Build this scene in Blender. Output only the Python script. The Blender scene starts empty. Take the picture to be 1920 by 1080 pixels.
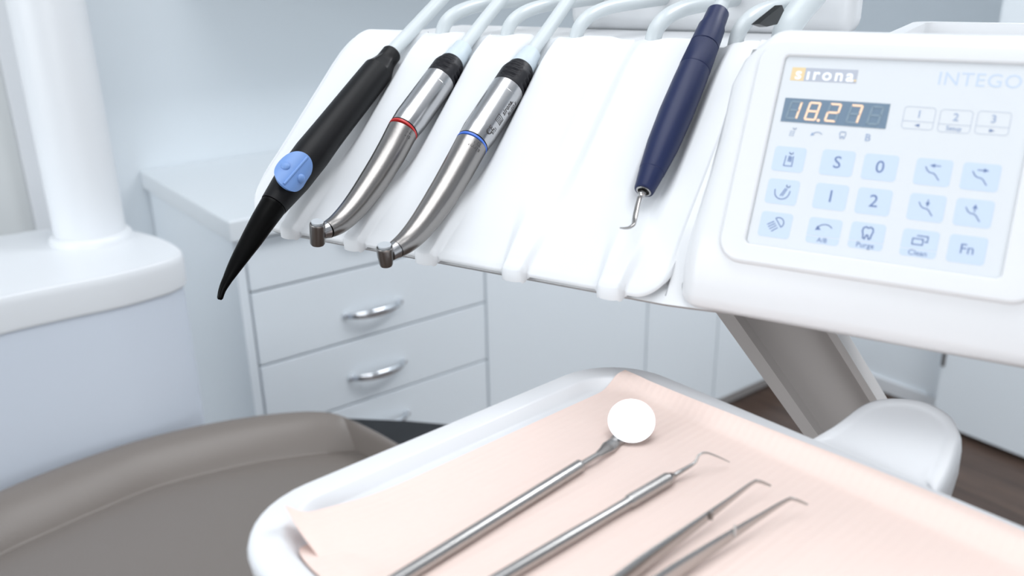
import bpy, bmesh, math, random
from mathutils import Vector as V, Matrix as Mx
random.seed(4)
SC = bpy.context.scene
COL = SC.collection
PI = math.pi

# ------------------------------------------------------------------ camera frame
F = 1650.0                      # focal length in pixels of a 1920 wide frame
CZ = 1.30                       # eye height
Dn = V((80, 4426, 1650)).normalized()        # world down, in camera axes (right, down, forward)
UPc = -Dn
Xc = V((2320, -630, 1650)); Xc = (Xc - Xc.dot(Dn) * Dn).normalized()
Yc = UPc.cross(Xc)
def c2w(v): return V((v.dot(Xc), v.dot(Yc), v.dot(UPc)))
CAM = V((0, 0, CZ))
def ray(x, y): return c2w(V((x - 960, y - 540, F)))
def at_depth(x, y, d): return CAM + ray(x, y) * (d / F)
def at_z(x, y, z): r = ray(x, y); return CAM + r * ((z - CZ) / r.z)
def at_y(x, y, Y): r = ray(x, y); return CAM + r * (Y / r.y)
def at_x(x, y, X): r = ray(x, y); return CAM + r * (X / r.x)
def at_plane(x, y, p, n): r = ray(x, y); return CAM + r * ((p - CAM).dot(n) / r.dot(n))

# ------------------------------------------------------------------ materials
MATS = {}
def mat(name, col, rough=.4, metal=0.0, **k):
    m = bpy.data.materials.new(name); m.use_nodes = True
    b = m.node_tree.nodes['Principled BSDF']
    b.inputs['Base Color'].default_value = (*col, 1)
    b.inputs['Roughness'].default_value = rough
    b.inputs['Metallic'].default_value = metal
    for kk, vv in k.items():
        b.inputs[kk.replace('_', ' ')].default_value = vv
    MATS[name] = m
    return m
def noise_bump(m, scale, strength, dist=.001, detail=3, stretch=None):
    nt = m.node_tree; b = nt.nodes['Principled BSDF']
    tc = nt.nodes.new('ShaderNodeTexCoord'); mp = nt.nodes.new('ShaderNodeMapping')
    if stretch: mp.inputs['Scale'].default_value = stretch
    nz = nt.nodes.new('ShaderNodeTexNoise'); nz.inputs['Scale'].default_value = scale; nz.inputs['Detail'].default_value = detail
    bp = nt.nodes.new('ShaderNodeBump'); bp.inputs['Strength'].default_value = strength; bp.inputs['Distance'].default_value = dist
    nt.links.new(tc.outputs['Object'], mp.inputs['Vector']); nt.links.new(mp.outputs['Vector'], nz.inputs['Vector'])
    nt.links.new(nz.outputs['Fac'], bp.inputs['Height']); nt.links.new(bp.outputs['Normal'], b.inputs['Normal'])
    return nz
def tint(m, scale, c1, c2, stretch=None):
    nt = m.node_tree; b = nt.nodes['Principled BSDF']
    tc = nt.nodes.new('ShaderNodeTexCoord'); mp = nt.nodes.new('ShaderNodeMapping')
    if stretch: mp.inputs['Scale'].default_value = stretch
    nz = nt.nodes.new('ShaderNodeTexNoise'); nz.inputs['Scale'].default_value = scale; nz.inputs['Detail'].default_value = 5
    cr = nt.nodes.new('ShaderNodeValToRGB')
    cr.color_ramp.elements[0].position = .35; cr.color_ramp.elements[0].color = (*c1, 1)
    cr.color_ramp.elements[1].position = .65; cr.color_ramp.elements[1].color = (*c2, 1)
    nt.links.new(tc.outputs['Object'], mp.inputs['Vector']); nt.links.new(mp.outputs['Vector'], nz.inputs['Vector'])
    nt.links.new(nz.outputs['Fac'], cr.inputs['Fac']); nt.links.new(cr.outputs['Color'], b.inputs['Base Color'])

mat('white_plastic', (.70, .71, .725), .28); noise_bump(MATS['white_plastic'], 900, .02)
mat('white_silicone', (.70, .715, .735), .5); noise_bump(MATS['white_silicone'], 700, .03)
mat('tray_white', (.73, .74, .76), .3); noise_bump(MATS['tray_white'], 800, .02)
mat('pad_lit_white', (.84, .85, .87), .3); noise_bump(MATS['pad_lit_white'], 800, .02)  # tray white lightened to stand in for light reaching the pad
mat('arm_white', (.54, .51, .495), .45); noise_bump(MATS['arm_white'], 800, .02)  # arm's white greyed towards the brown bounce from floor and chair
mat('cabinet_white', (.83, .885, .93), .45); noise_bump(MATS['cabinet_white'], 300, .02)
mat('cabinet_dark_gap', (.10, .09, .09), .7)
mat('counter_white', (.78, .82, .85), .3); noise_bump(MATS['counter_white'], 300, .02)
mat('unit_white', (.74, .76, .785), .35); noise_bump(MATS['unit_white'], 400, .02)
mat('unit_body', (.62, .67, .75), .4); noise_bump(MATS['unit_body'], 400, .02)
mat('wall_paint', (.74, .79, .83), .8); noise_bump(MATS['wall_paint'], 160, .08)
mat('wall_grey', (.66, .68, .68), .7); noise_bump(MATS['wall_grey'], 160, .05)
mat('ceiling_paint', (.85, .87, .9), .9); noise_bump(MATS['ceiling_paint'], 160, .08)
mat('satin_steel', (.50, .50, .51), .24, 1.0); noise_bump(MATS['satin_steel'], 500, .06, .0003)
mat('brushed_steel', (.315, .30, .29), .28, 1.0); noise_bump(MATS['brushed_steel'], 600, .12, .0003)
mat('bright_steel', (.72, .73, .75), .18, 1.0); noise_bump(MATS['bright_steel'], 900, .03, .0002)
mat('tool_steel', (.48, .47, .46), .26, 1.0); noise_bump(MATS['tool_steel'], 900, .05, .0002)
mat('button_steel', (.50, .53, .56), .55, .4)
mat('mirror_glass', (.93, .94, .95), .02, 1.0)
mat('chrome', (.75, .77, .8), .12, 1.0)
mat('black_plastic', (.005, .005, .006), .42, Specular_IOR_Level=.22); noise_bump(MATS['black_plastic'], 1500, .10, .0004)
mat('black_gloss', (.002, .002, .002), .34, Specular_IOR_Level=.08)
mat('black_rubber', (.007, .007, .010), .45, Specular_IOR_Level=.25); noise_bump(MATS['black_rubber'], 900, .06)
mat('dark_cavity', (.01, .01, .01), .6)
mat('navy_plastic', (.010, .017, .065), .40, Specular_IOR_Level=.3); noise_bump(MATS['navy_plastic'], 1500, .06, .0003)
mat('blue_button', (.15, .275, .57), .45); noise_bump(MATS['blue_button'], 1500, .04, .0003)
mat('red_band', (.50, .03, .03), .35)
mat('blue_band', (.06, .16, .60), .35)
mat('engraving', (.05, .045, .045), .6)
mat('sleeve_grey', (.52, .59, .64), .45)
mat('panel_sheet', (.64, .665, .69), .35)
mat('key_blue', (.51, .60, .725), .45)
mat('key_line', (.46, .50, .58), .5)
mat('icon_blue', (.13, .19, .36), .5)
mat('icon_pale', (.30, .38, .54), .5)
mat('title_grey', (.50, .58, .70), .5)
mat('logo_grey', (.42, .445, .51), .5)
mat('logo_yellow', (.72, .56, .32), .5)
mat('logo_white', (.88, .90, .93), .5)
mat('display_glass', (.16, .225, .30), .2)
mat('digit_unlit', (.20, .27, .335), .4)
m = mat('digit_lit', (.8, .6, .45), .4); b = m.node_tree.nodes['Principled BSDF']
b.inputs['Emission Color'].default_value = (1, .45, .22, 1); b.inputs['Emission Strength'].default_value = .30
m = mat('leather_brown', (.19, .166, .15), .36); noise_bump(m, 420, .35, .0006, 4)
mat('chair_black', (.008, .009, .012), .5); noise_bump(MATS['chair_black'], 500, .05)
# napkin: soft absorbent tissue, lets a little light through, fine embossed ribs
m = mat('napkin_peach', (.95, .80, .73), .85)
nt = m.node_tree; b = nt.nodes['Principled BSDF']; out = nt.nodes['Material Output']
tc = nt.nodes.new('ShaderNodeTexCoord'); wv = nt.nodes.new('ShaderNodeTexWave'); wv.inputs['Scale'].default_value = 75; wv.bands_direction = 'X'
wv.inputs['Distortion'].default_value = .3
bp = nt.nodes.new('ShaderNodeBump'); bp.inputs['Strength'].default_value = .2; bp.inputs['Distance'].default_value = .0010
nt.links.new(tc.outputs['Object'], wv.inputs['Vector']); nt.links.new(wv.outputs['Fac'], bp.inputs['Height']); nt.links.new(bp.outputs['Normal'], b.inputs['Normal'])
tl = nt.nodes.new('ShaderNodeBsdfTranslucent'); tl.inputs['Color'].default_value = (.95, .45, .28, 1)
mx = nt.nodes.new('ShaderNodeMixShader'); mx.inputs['Fac'].default_value = .18
nt.links.new(b.outputs['BSDF'], mx.inputs[1]); nt.links.new(tl.outputs['BSDF'], mx.inputs[2]); nt.links.new(mx.outputs['Shader'], out.inputs['Surface'])
# translucent hose
m = mat('hose_clear', (.66, .705, .725), .3)
nt = m.node_tree; b = nt.nodes['Principled BSDF']; out = nt.nodes['Material Output']
tr = nt.nodes.new('ShaderNodeBsdfTransparent'); tr.inputs['Color'].default_value = (.95, .97, .975, 1)
mx = nt.nodes.new('ShaderNodeMixShader'); mx.inputs['Fac'].default_value = .22
nt.links.new(b.outputs['BSDF'], mx.inputs[1]); nt.links.new(tr.outputs['BSDF'], mx.inputs[2]); nt.links.new(mx.outputs['Shader'], out.inputs['Surface'])
# wood floor
m = mat('wood_floor', (.1, .07, .055), .4)
nt = m.node_tree; b = nt.nodes['Principled BSDF']
tc = nt.nodes.new('ShaderNodeTexCoord'); mp = nt.nodes.new('ShaderNodeMapping'); mp.inputs['Rotation'].default_value = (0, 0, PI / 2)
br = nt.nodes.new('ShaderNodeTexBrick'); br.inputs['Scale'].default_value = 1.0
br.inputs['Color1'].default_value = (.085, .055, .043, 1); br.inputs['Color2'].default_value = (.125, .085, .066, 1); br.inputs['Mortar'].default_value = (.03, .02, .016, 1)
br.inputs['Mortar Size'].default_value = .002; br.inputs['Brick Width'].default_value = 1.2; br.inputs['Row Height'].default_value = .13
nz = nt.nodes.new('ShaderNodeTexNoise'); nz.inputs['Scale'].default_value = 6; nz.inputs['Detail'].default_value = 8
mp2 = nt.nodes.new('ShaderNodeMapping'); mp2.inputs['Scale'].default_value = (9, .8, 1)
mixc = nt.nodes.new('ShaderNodeMixRGB'); mixc.blend_type = 'MULTIPLY'; mixc.inputs['Fac'].default_value = .7
cr = nt.nodes.new('ShaderNodeValToRGB'); cr.color_ramp.elements[0].position = .3; cr.color_ramp.elements[0].color = (.45, .45, .45, 1); cr.color_ramp.elements[1].position = .7; cr.color_ramp.elements[1].color = (1.3, 1.25, 1.2, 1)
nt.links.new(tc.outputs['Object'], mp.inputs['Vector']); nt.links.new(mp.outputs['Vector'], br.inputs['Vector'])
nt.links.new(tc.outputs['Object'], mp2.inputs['Vector']); nt.links.new(mp2.outputs['Vector'], nz.inputs['Vector'])
nt.links.new(nz.outputs['Fac'], cr.inputs['Fac']); nt.links.new(br.outputs['Color'], mixc.inputs[1]); nt.links.new(cr.outputs['Color'], mixc.inputs[2])
nt.links.new(mixc.outputs['Color'], b.inputs['Base Color'])

# ------------------------------------------------------------------ object helpers
ROOTM = {}
def thing(name, label, cat, loc, rotz=0.0, group=None, M=None):
    o = bpy.data.objects.new(name, None); COL.objects.link(o)
    o.empty_display_size = .02
    M = M if M is not None else Mx.Translation(loc) @ Mx.Rotation(rotz, 4, 'Z')
    o.matrix_world = M; ROOTM[o.name] = M
    o['label'] = label; o['category'] = cat
    if group: o['group'] = group
    return o
def obj(name, bm, mt, parent=None, smooth=True, angle=38, label=None, local=False):
    """bm is in world coordinates unless local=True"""
    bmesh.ops.recalc_face_normals(bm, faces=bm.faces[:])
    for f in bm.faces: f.smooth = smooth
    if smooth:
        lim = math.radians(angle)
        for e in bm.edges:
            if len(e.link_faces) == 2 and e.calc_face_angle(0) > lim: e.smooth = False
    me = bpy.data.meshes.new(name); bm.to_mesh(me); bm.free()
    me.materials.append(MATS[mt])
    o = bpy.data.objects.new(name, me); COL.objects.link(o)
    if smooth and len(me.polygons) < 4000:
        md = o.modifiers.new('weighted_normal', 'WEIGHTED_NORMAL'); md.keep_sharp = True
    if parent is not None:
        M = ROOTM[parent.name]
        if not local: me.transform(M.inverted())
        ROOTM[o.name] = M
        o.parent = parent
    if label: o['label'] = label
    return o
def tag(o, label, cat, group=None):
    o['label'] = label; o['category'] = cat
    if group: o['group'] = group
    return o
def recentre(o, p):
    """move a top-level mesh's origin to p"""
    o.data.transform(Mx.Translation(-p)); o.location = p
    ROOTM[o.name] = Mx.Translation(p); return o
def struct(o): o['kind'] = 'structure'; return o

def add_box(bm, lo, hi, bev=0, seg=2, M=None):
    b2 = bmesh.new()
    bmesh.ops.create_cube(b2, size=1)
    lo, hi = V(lo), V(hi)
    for v in b2.verts: v.co = V((lo[i] + (v.co[i] + .5) * (hi[i] - lo[i]) for i in range(3)))
    if bev: bmesh.ops.bevel(b2, geom=b2.edges[:], offset=bev, segments=seg, profile=.5, affect='EDGES')
    merge(bm, b2, M)
def merge(bm, b2, M=None):
    vm = {}
    for v in b2.verts: vm[v] = bm.verts.new(M @ v.co if M is not None else v.co)
    for f in b2.faces:
        try: bm.faces.new([vm[v] for v in f.verts])
        except ValueError: pass
    b2.free()
def add_loft(bm, loops, cap0=True, cap1=True, closed=True):
    rings = [[bm.verts.new(p) for p in L] for L in loops]
    n = len(rings[0])
    for r0, r1 in zip(rings[:-1], rings[1:]):
        for i in range(n if closed else n - 1):
            j = (i + 1) % n
            bm.faces.new((r0[i], r0[j], r1[j], r1[i]))
    if cap0: bm.faces.new(rings[0][::-1])
    if cap1: bm.faces.new(rings[-1])
    return rings
def smooth_path(pts, n=10):
    """Catmull-Rom resample of a list of Vectors"""
    P = [pts[0] * 2 - pts[1]] + list(pts) + [pts[-1] * 2 - pts[-2]]
    out = []
    for i in range(1, len(P) - 2):
        a, b, c, d = P[i - 1], P[i], P[i + 1], P[i + 2]
        for k in range(n):
            t = k / n
            out.append(.5 * ((2 * b) + (c - a) * t + (2 * a - 5 * b + 4 * c - d) * t * t + (3 * b - a - 3 * c + d) * t ** 3))
    out.append(pts[-1].copy())
    return out
def lerp_list(vals, n):
    out = []
    for i in range(len(vals) - 1):
        for k in range(n): out.append(vals[i] + (vals[i + 1] - vals[i]) * k / n)
    out.append(vals[-1]); return out
def add_tube(bm, pts, rad, seg=16, ref=None, squash=None, caps=True):
    """swept tube; rad number or list; squash = list of (sx, sy) factors"""
    n = len(pts)
    rr = rad if isinstance(rad, (list, tuple)) else [rad] * n
    T = [((pts[min(i + 1, n - 1)] - pts[max(i - 1, 0)]).normalized()) for i in range(n)]
    nrm = ref if ref is not None else V((0.13, .21, 1))
    nrm = (nrm - nrm.dot(T[0]) * T[0]).normalized()
    loops = []
    for i in range(n):
        nrm = (nrm - nrm.dot(T[i]) * T[i]).normalized()
        bi = T[i].cross(nrm)
        sx, sy = squash[i] if squash else (1, 1)
        loops.append([pts[i] + (nrm * math.cos(2 * PI * k / seg) * sx + bi * math.sin(2 * PI * k / seg) * sy) * rr[i] for k in range(seg)])
    add_loft(bm, loops, caps, caps)
def add_lathe(bm, p0, axis, prof, seg=32, ref=None, caps=True):
    """prof: list of (distance along axis, radius)"""
    ax = axis.normalized()
    nrm = ref if ref is not None else (V((0, 0, 1)) if abs(ax.z) < .9 else V((1, 0, 0)))
    nrm = (nrm - nrm.dot(ax) * ax).normalized(); bi = ax.cross(nrm)
    loops = [[p0 + ax * d + (nrm * math.cos(2 * PI * k / seg) + bi * math.sin(2 * PI * k / seg)) * max(r, 1e-5) for k in range(seg)] for d, r in prof]
    add_loft(bm, loops, caps, caps)
def rrect(x0, y0, x1, y1, r, seg=6):
    out = []
    for cx, cy, a0 in ((x1 - r, y1 - r, 0), (x0 + r, y1 - r, 90), (x0 + r, y0 + r, 180), (x1 - r, y0 + r, 270)):
        for k in range(seg + 1):
            a = math.radians(a0 + 90 * k / seg); out.append((cx + r * math.cos(a), cy + r * math.sin(a)))
    return out
def add_ring_prism(bm, outer, inner, z0, z1, M):
    """a frame: outer and inner outlines with equal counts, in local XY, mapped by M"""
    n = len(outer)
    lo = [M @ V((p[0], p[1], z0)) for p in outer]; hi = [M @ V((p[0], p[1], z1)) for p in outer]
    lo2 = [M @ V((p[0], p[1], z0)) for p in inner]; hi2 = [M @ V((p[0], p[1], z1)) for p in inner]
    R = [[bm.verts.new(p) for p in L] for L in (lo, hi, hi2, lo2)]
    for k in range(4):
        A, B = R[k], R[(k + 1) % 4]
        for i in range(n):
            j = (i + 1) % n; bm.faces.new((A[i], A[j], B[j], B[i]))
def add_prism(bm, outline, z0, z1, M=None, bev=0):
    M = M if M is not None else Mx.Identity(4)
    loops = [[M @ V((p[0], p[1], z0)) for p in outline]]
    if bev:
        c = V((sum(p[0] for p in outline) / len(outline), sum(p[1] for p in outline) / len(outline)))
        def ins(d):
            n = len(outline); o = []
            for i in range(n):
                p = V(outline[i]); t = (V(outline[(i + 1) % n]) - V(outline[i - 1])).normalized()
                nn = V((-t.y, t.x))
                if nn.dot(c - p) < 0: nn = -nn
                o.append(p + nn * d)
            return o
        for k in range(0, 4):
            a = PI / 2 * k / 3
            pr = ins(bev * (1 - math.cos(a))); loops.append([M @ V((p[0], p[1], z1 - bev + bev * math.sin(a))) for p in pr])
    else:
        loops.append([M @ V((p[0], p[1], z1)) for p in outline])
    add_loft(bm, loops)
def stroke(bm, pts, wd, z0, z1, M, closed=False):
    """flat ink line of width wd through 2D pts"""
    P = [V(p) for p in pts]
    if closed: P = P + [P[0]]
    for a, b in zip(P[:-1], P[1:]):
        t = (b - a)
        if t.length < 1e-9: continue
        t.normalize(); nn = V((-t.y, t.x)) * wd / 2; a2 = a - t * wd * .35; b2 = b + t * wd * .35
        add_prism(bm, [a2 + nn, a2 - nn, b2 - nn, b2 + nn], z0, z1, M)
def text_bm(s, size, M, z0=0, spacing=1.0, align='CENTER', depth=.0001, fn=None, bold=0.0, xs=1.0):
    cu = bpy.data.curves.new('lettering', 'FONT'); cu.body = s; cu.size = size; cu.align_x = align; cu.align_y = 'CENTER'
    cu.extrude = depth; cu.space_character = spacing; cu.resolution_u = 3; cu.offset = bold
    o = bpy.data.objects.new('lettering', cu); COL.objects.link(o)
    dg = bpy.context.evaluated_depsgraph_get(); dg.update()
    me = bpy.data.meshes.new_from_object(o.evaluated_get(dg))
    bm = bmesh.new(); bm.from_mesh(me)
    bpy.data.objects.remove(o); bpy.data.curves.remove(cu); bpy.data.meshes.remove(me)
    for v in bm.verts:
        p = V((v.co.x * xs, v.co.y, v.co.z + z0)); v.co = fn(p) if fn else M @ p
    return bm

# ------------------------------------------------------------------ delivery head frame
O_h = at_depth(900, 495, .50)                       # a point of the front lower edge
wc = V((2900, 563, -1650)); wc = (wc - wc.dot(Dn) * Dn).normalized()
Wd = c2w(wc); Qd = V((0, 0, 1)).cross(Wd); Ud = V((0, 0, 1))
HM = Mx((( Wd.x, Qd.x, 0, O_h.x), (Wd.y, Qd.y, 0, O_h.y), (Wd.z, Qd.z, 1, O_h.z), (0, 0, 0, 1)))
HMi = HM.inverted()
def H(a, b, h): return HM @ V((a, b, h))
def hp_local(x, y, a): return HMi @ at_plane(x, y, H(a, 0, 0), Wd)    # pixel on the head's vertical plane a = const
def PA(x, y, a): return at_plane(x, y, H(a, 0, 0), Wd)
PROF = [(-.03, -.027), (0, 0), (.018, .0165), (.031, .028), (.052, .0445), (.067, .0575), (.083, .071), (.099, .0845), (.115, .0985), (.130, .1090), (.142, .1140), (.155, .1150), (.19, .1135), (.30, .113)]
def prof(b):
    for (b0, h0), (b1, h1) in zip(PROF[:-1], PROF[1:]):
        if b <= b1:
            break
    t = (b - b0) / (b1 - b0); return h0 + (h1 - h0) * t
def sm(x, a, b):
    t = min(1, max(0, (x - a) / (b - a))); return t * t * (3 - 2 * t)
def profs(b): return sum(prof(b + d) for d in (-.008, -.004, 0, .004, .008)) / 5
SLOT = [-.1465, -.0925, -.0374, .0229, .0814]
CH_DEPTH = [.008, .0115, .0115, .006, .0105]
NOTCH = [-.126, -.0713, -.0174, .0371, .0905]
A_L, A_R = -.2, .1100
B_BACK = .1500

unit = thing('delivery_unit', 'white dental instrument head holding the handpieces, with blue keypad at right', 'dental unit', None, M=HM)

# --- silicone instrument mat: height field with channels, ridges, tongues and hose notches
def mat_front(a):
    r = .036; b = 0
    if a < A_L + r: b = r - math.sqrt(max(0, r * r - (A_L + r - a) ** 2))
    r2 = .016
    if a > A_R - r2: b = r2 - math.sqrt(max(0, r2 * r2 - (a - A_R + r2) ** 2))
    for s in SLOT: b -= .0050 * (math.sqrt(max(0, 1 - (abs(a - s) / .0078) ** 3)) if abs(a - s) < .0078 else 0) 
    return b
def mat_back(a):
    b = B_BACK
    for s in NOTCH: b -= .0085 * (1 - sm(abs(a - s), .007, .0125))
    return b
def mat_top(a, b):
    h = profs(max(b, 0)) + min(b, 0) * .55
    for s, c in zip(SLOT, CH_DEPTH):
        d = abs(a - s)
        h -= c * (1 - sm(d, .004, .0135)) * sm(b, .022, .075) * (1 - .75 * sm(b, .128, .146))
        h += .0054 * (1 - sm(d, .0050 + .05 * max(b, 0), .0090 + .22 * max(b, 0))) * (1 - sm(b, .0, .040))
    h -= .003 * sm(b, B_BACK - .004, B_BACK + .002)
    h -= .004 * (1 - sm(a, A_L, A_L + .010)) ** 2 + .0015 * sm(a, A_R - .003, A_R)
    return h
bm = bmesh.new()
NB = 60
AS = sorted(set([round(A_L + .0025 * i, 5) for i in range(126) if A_L + .0025 * i < A_R] + [A_R] + [round(s_ + .0006 * k, 5) for s_ in SLOT for k in range(-24, 25)] + [round(s_ + sg * (.0078 - e_), 6) for s_ in SLOT for sg in (-1, 1) for e_ in (.00002, .0001, .00025)] + [round(A_L + .0005 * k, 5) for k in range(1, 12)] + [round(A_R - .0006 * k, 5) for k in range(1, 24)]))
AS = [a_ for a_ in AS if A_L <= a_ <= A_R]
NA = len(AS) - 1
top, bot = [], []
for i in range(NA + 1):
    a = AS[i]; rt, rb = [], []
    f, k = mat_front(a), mat_back(a)
    for j in range(NB + 1):
        t = j / NB; b = f + (k - f) * (t ** 1.35)
        h = mat_top(a, b)
        tong = max((1 - sm(abs(a - s), .0060, .0095)) for s in SLOT)
        th = .0028 + .0052 * tong * (1 - sm(b, -.002, .03)) + .011 * sm(b, .01, .06)
        e = 1 - sm(b - f, 0, .0022)
        rt.append(bm.verts.new(H(a, b, h - .0012 * e * e))); rb.append(bm.verts.new(H(a, b + .0006, h - th)))
    top.append(rt); bot.append(rb)
for i in range(NA):
    for j in range(NB):
        bm.faces.new((top[i][j], top[i + 1][j], top[i + 1][j + 1], top[i][j + 1]))
        bm.faces.new((bot[i][j + 1], bot[i + 1][j + 1], bot[i + 1][j], bot[i][j]))
for i in range(NA):
    bm.faces.new((top[i][0], bot[i][0], bot[i + 1][0], top[i + 1][0]))
    bm.faces.new((top[i][NB], top[i + 1][NB], bot[i + 1][NB], bot[i][NB]))
for j in range(NB):
    bm.faces.new((top[0][j], top[0][j + 1], bot[0][j + 1], bot[0][j]))
    bm.faces.new((top[NA][j], bot[NA][j], bot[NA][j + 1], top[NA][j + 1]))
obj('instrument_mat', bm, 'white_silicone', unit, angle=60, label='white silicone rest with tongues at its front edge')

# --- body under the mat and behind the control box
bm = bmesh.new()
def body_col(a, inset, low=1.0, lip=0.0):
    lz = .0024 * lip
    c = [(.0075 + inset, -.0020), (.0046 + inset, -.0054 + lz), (.0080 + inset, -.0078 + lz), (.03 + inset, -.0092), (.27, -.0092), (.285, -.005), (.285, .095), (.275, .1085), (.155, .1085)]
    for b in (.145, .12, .09, .06, .035, .02):
        c.append((b + inset, profs(b) + .0008 - (.0040 + .0153 * sm(b, .012, .05) + .008 * sm(b, .05, .08)) * low))
    c.append((.012 + inset, .0005 + .004 * (1 - low)))
    return [H(a, b, h) for b, h in c]
loops = []
for k in range(7):
    t = k / 6 * PI / 2; loops.append(body_col(A_L + .004 + .030 * (1 - math.sin(t)) if False else A_L + .006 + .032 * (1 - math.cos(t)), .032 * (1 - math.sin(t))))
loops += [body_col(.1085, 0), body_col(.1093, 0, 0), body_col(.122, 0, 0, .25), body_col(.150, 0, 0, 1)]; loops.append(body_col(.335, 0, 0, 1)); loops.append(body_col(.345, .008))
add_loft(bm, loops)
obj('body', bm, 'white_plastic', unit, angle=50)
# recessed tray deck rim behind the control box
bm = bmesh.new()
M_ = HM @ Mx.Translation((0, 0, 0))
add_ring_prism(bm, rrect(.176, .15, .335, .272, .012), rrect(.184, .158, .327, .264, .008), .108, .1185, M_)
obj('deck_rim', bm, 'white_plastic', unit)

# --- control box: face plane frame
fs = V((0, .0444, .0821)).normalized(); fn_ = V((0, -fs.z, fs.y))
Fo = V((.148, .0085, .033))
FM = HM @ Mx(((1, 0, 0, Fo.x), (0, fs.y, fn_.y, Fo.y), (0, fs.z, fn_.z, Fo.z), (0, 0, 0, 1)))   # x along the head, y up the face, z out
FMi = FM.inverted(); Fn = (FM.to_3x3() @ V((0, 0, 1))); FO = FM @ V((0, 0, 0))
def fp(x, y, off=0.0):
    p = FMi @ at_plane(x, y, FO + Fn * off, Fn); return V((p.x, p.y))
BOXP = [(.030, -.0058), (.012, -.0058), (.0050, -.0044), (.0016, -.0008), (.0012, .004), (.0028, .016), (.0060, .027), (.0092, .0342)]
BOXP += [(Fo.y + fs.y * s, Fo.z + fs.z * s) for s in (.006, .02, .035, .05, .065, .08, .0935)]
BOXP += [(.0575, .1213), (.0605, .1243), (.0650, .1262), (.0705, .1262), (.0745, .1235), (.0765, .118), (.0775, .10), (.078, .09)]
LEFTPX = [(1256, 555), (1267, 500), (1281, 447), (1314, 341), (1336, 273), (1352, 204), (1366, 136), (1390, 92), (1432, 68)]
LEFT = sorted([((HMi @ at_plane(x, y, FO, Fn)).z, (HMi @ at_plane(x, y, FO, Fn)).x) for x, y in LEFTPX])
def left_a(h):
    if h <= LEFT[0][0]: return LEFT[0][1]
    for (h0, a0), (h1, a1) in zip(LEFT[:-1], LEFT[1:]):
        if h <= h1: return a0 + (a1 - a0) * (h - h0) / (h1 - h0)
    return LEFT[-1][1]
def left_s(h): return sum(left_a(h + d) for d in (-.006, -.003, 0, .003, .006)) / 5
nP = len(BOXP)
nrmP = []
for i in range(nP):
    t = V(BOXP[min(i + 1, nP - 1)]) - V(BOXP[max(i - 1, 0)]); t.normalize(); nrmP.append(V((t.y, -t.x)))
bm = bmesh.new(); cols = []
RB = .011
for k in range(9):
    th = k / 8 * PI / 2
    x = RB * (1 - math.cos(th)); ins = RB * (1 - math.sin(th))
    cols.append([H(left_s(h) + x, b + nrmP[i].x * ins, h + nrmP[i].y * ins) for i, (b, h) in enumerate(BOXP)])
for a in (.18, .24, .32): cols.append([H(max(a, 0), b, h) for b, h in BOXP])
cols.append([H(.335, b + nrmP[i].x * .006, h + nrmP[i].y * .006) for i, (b, h) in enumerate(BOXP)])
rings = add_loft(bm, cols, False, False, closed=False)
bm.faces.new(rings[0]); bm.faces.new(rings[-1][::-1])
for r0, r1 in zip(rings[:-1], rings[1:]): bm.faces.new((r0[0], r1[0], r1[-1], r0[-1]))
obj('control_box', bm, 'white_plastic', unit, angle=48)

# bezel and membrane panel
tl, bl = fp(1474, 106), fp(1400, 452); tr_, br_ = fp(1915, 121), fp(1868, 512)
px0 = (tl.x + bl.x) / 2; py1 = tl.y; py0 = bl.y - .001; px1 = br_.x + .002
ob = fp(1350, 440); obb = fp(1400, 495)
bx0, by0, bx1, by1 = ob.x, obb.y, px1 + .016, py1 + .0085
bm = bmesh.new()
outer = rrect(bx0, by0, bx1, by1, .012, 8); inner = rrect(px0, py0, px1, py1, .0022, 8)
def ring_loop(o, d, r0, z): x0, y0, x1, y1 = o; return [FM @ V((p[0], p[1], z)) for p in rrect(x0 + d, y0 + d, x1 - d, y1 - d, max(r0 - d, .0006), 8)]
OB = (bx0, by0, bx1, by1); PB = (px0, py0, px1, py1)
L = [ring_loop(OB, 0, .012, -.002), ring_loop(OB, .0002, .012, .0004), ring_loop(OB, .0009, .012, .0016), ring_loop(OB, .002, .012, .0021),
     ring_loop(PB, -.0012, .0022, .0021), ring_loop(PB, -.0004, .0022, .0017), ring_loop(PB, 0, .0022, .0009), ring_loop(PB, 0, .0022, -.002)]
R = [[bm.verts.new(p) for p in l] for l in L]
for k in range(len(R)):
    A, B = R[k], R[(k + 1) % len(R)]; n = len(A)
    for i in range(n): bm.faces.new((A[i], A[(i + 1) % n], B[(i + 1) % n], B[i]))
obj('bezel', bm, 'white_plastic', unit, angle=60)
bm = bmesh.new(); add_prism(bm, rrect(px0 + .0001, py0 + .0001, px1 - .0001, py1 - .0001, .002, 4), -.001, .0003, FM)
panel = obj('keypad_panel', bm, 'panel_sheet', unit, label='pale membrane keypad sheet')
Z0 = .0003
def psub(name, bm, mt, parent=panel, label=None): return obj(name, bm, mt, parent, smooth=False, label=label)
def key_frame(cx, cy): return FM @ Mx.Translation((cx, cy, 0))

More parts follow.
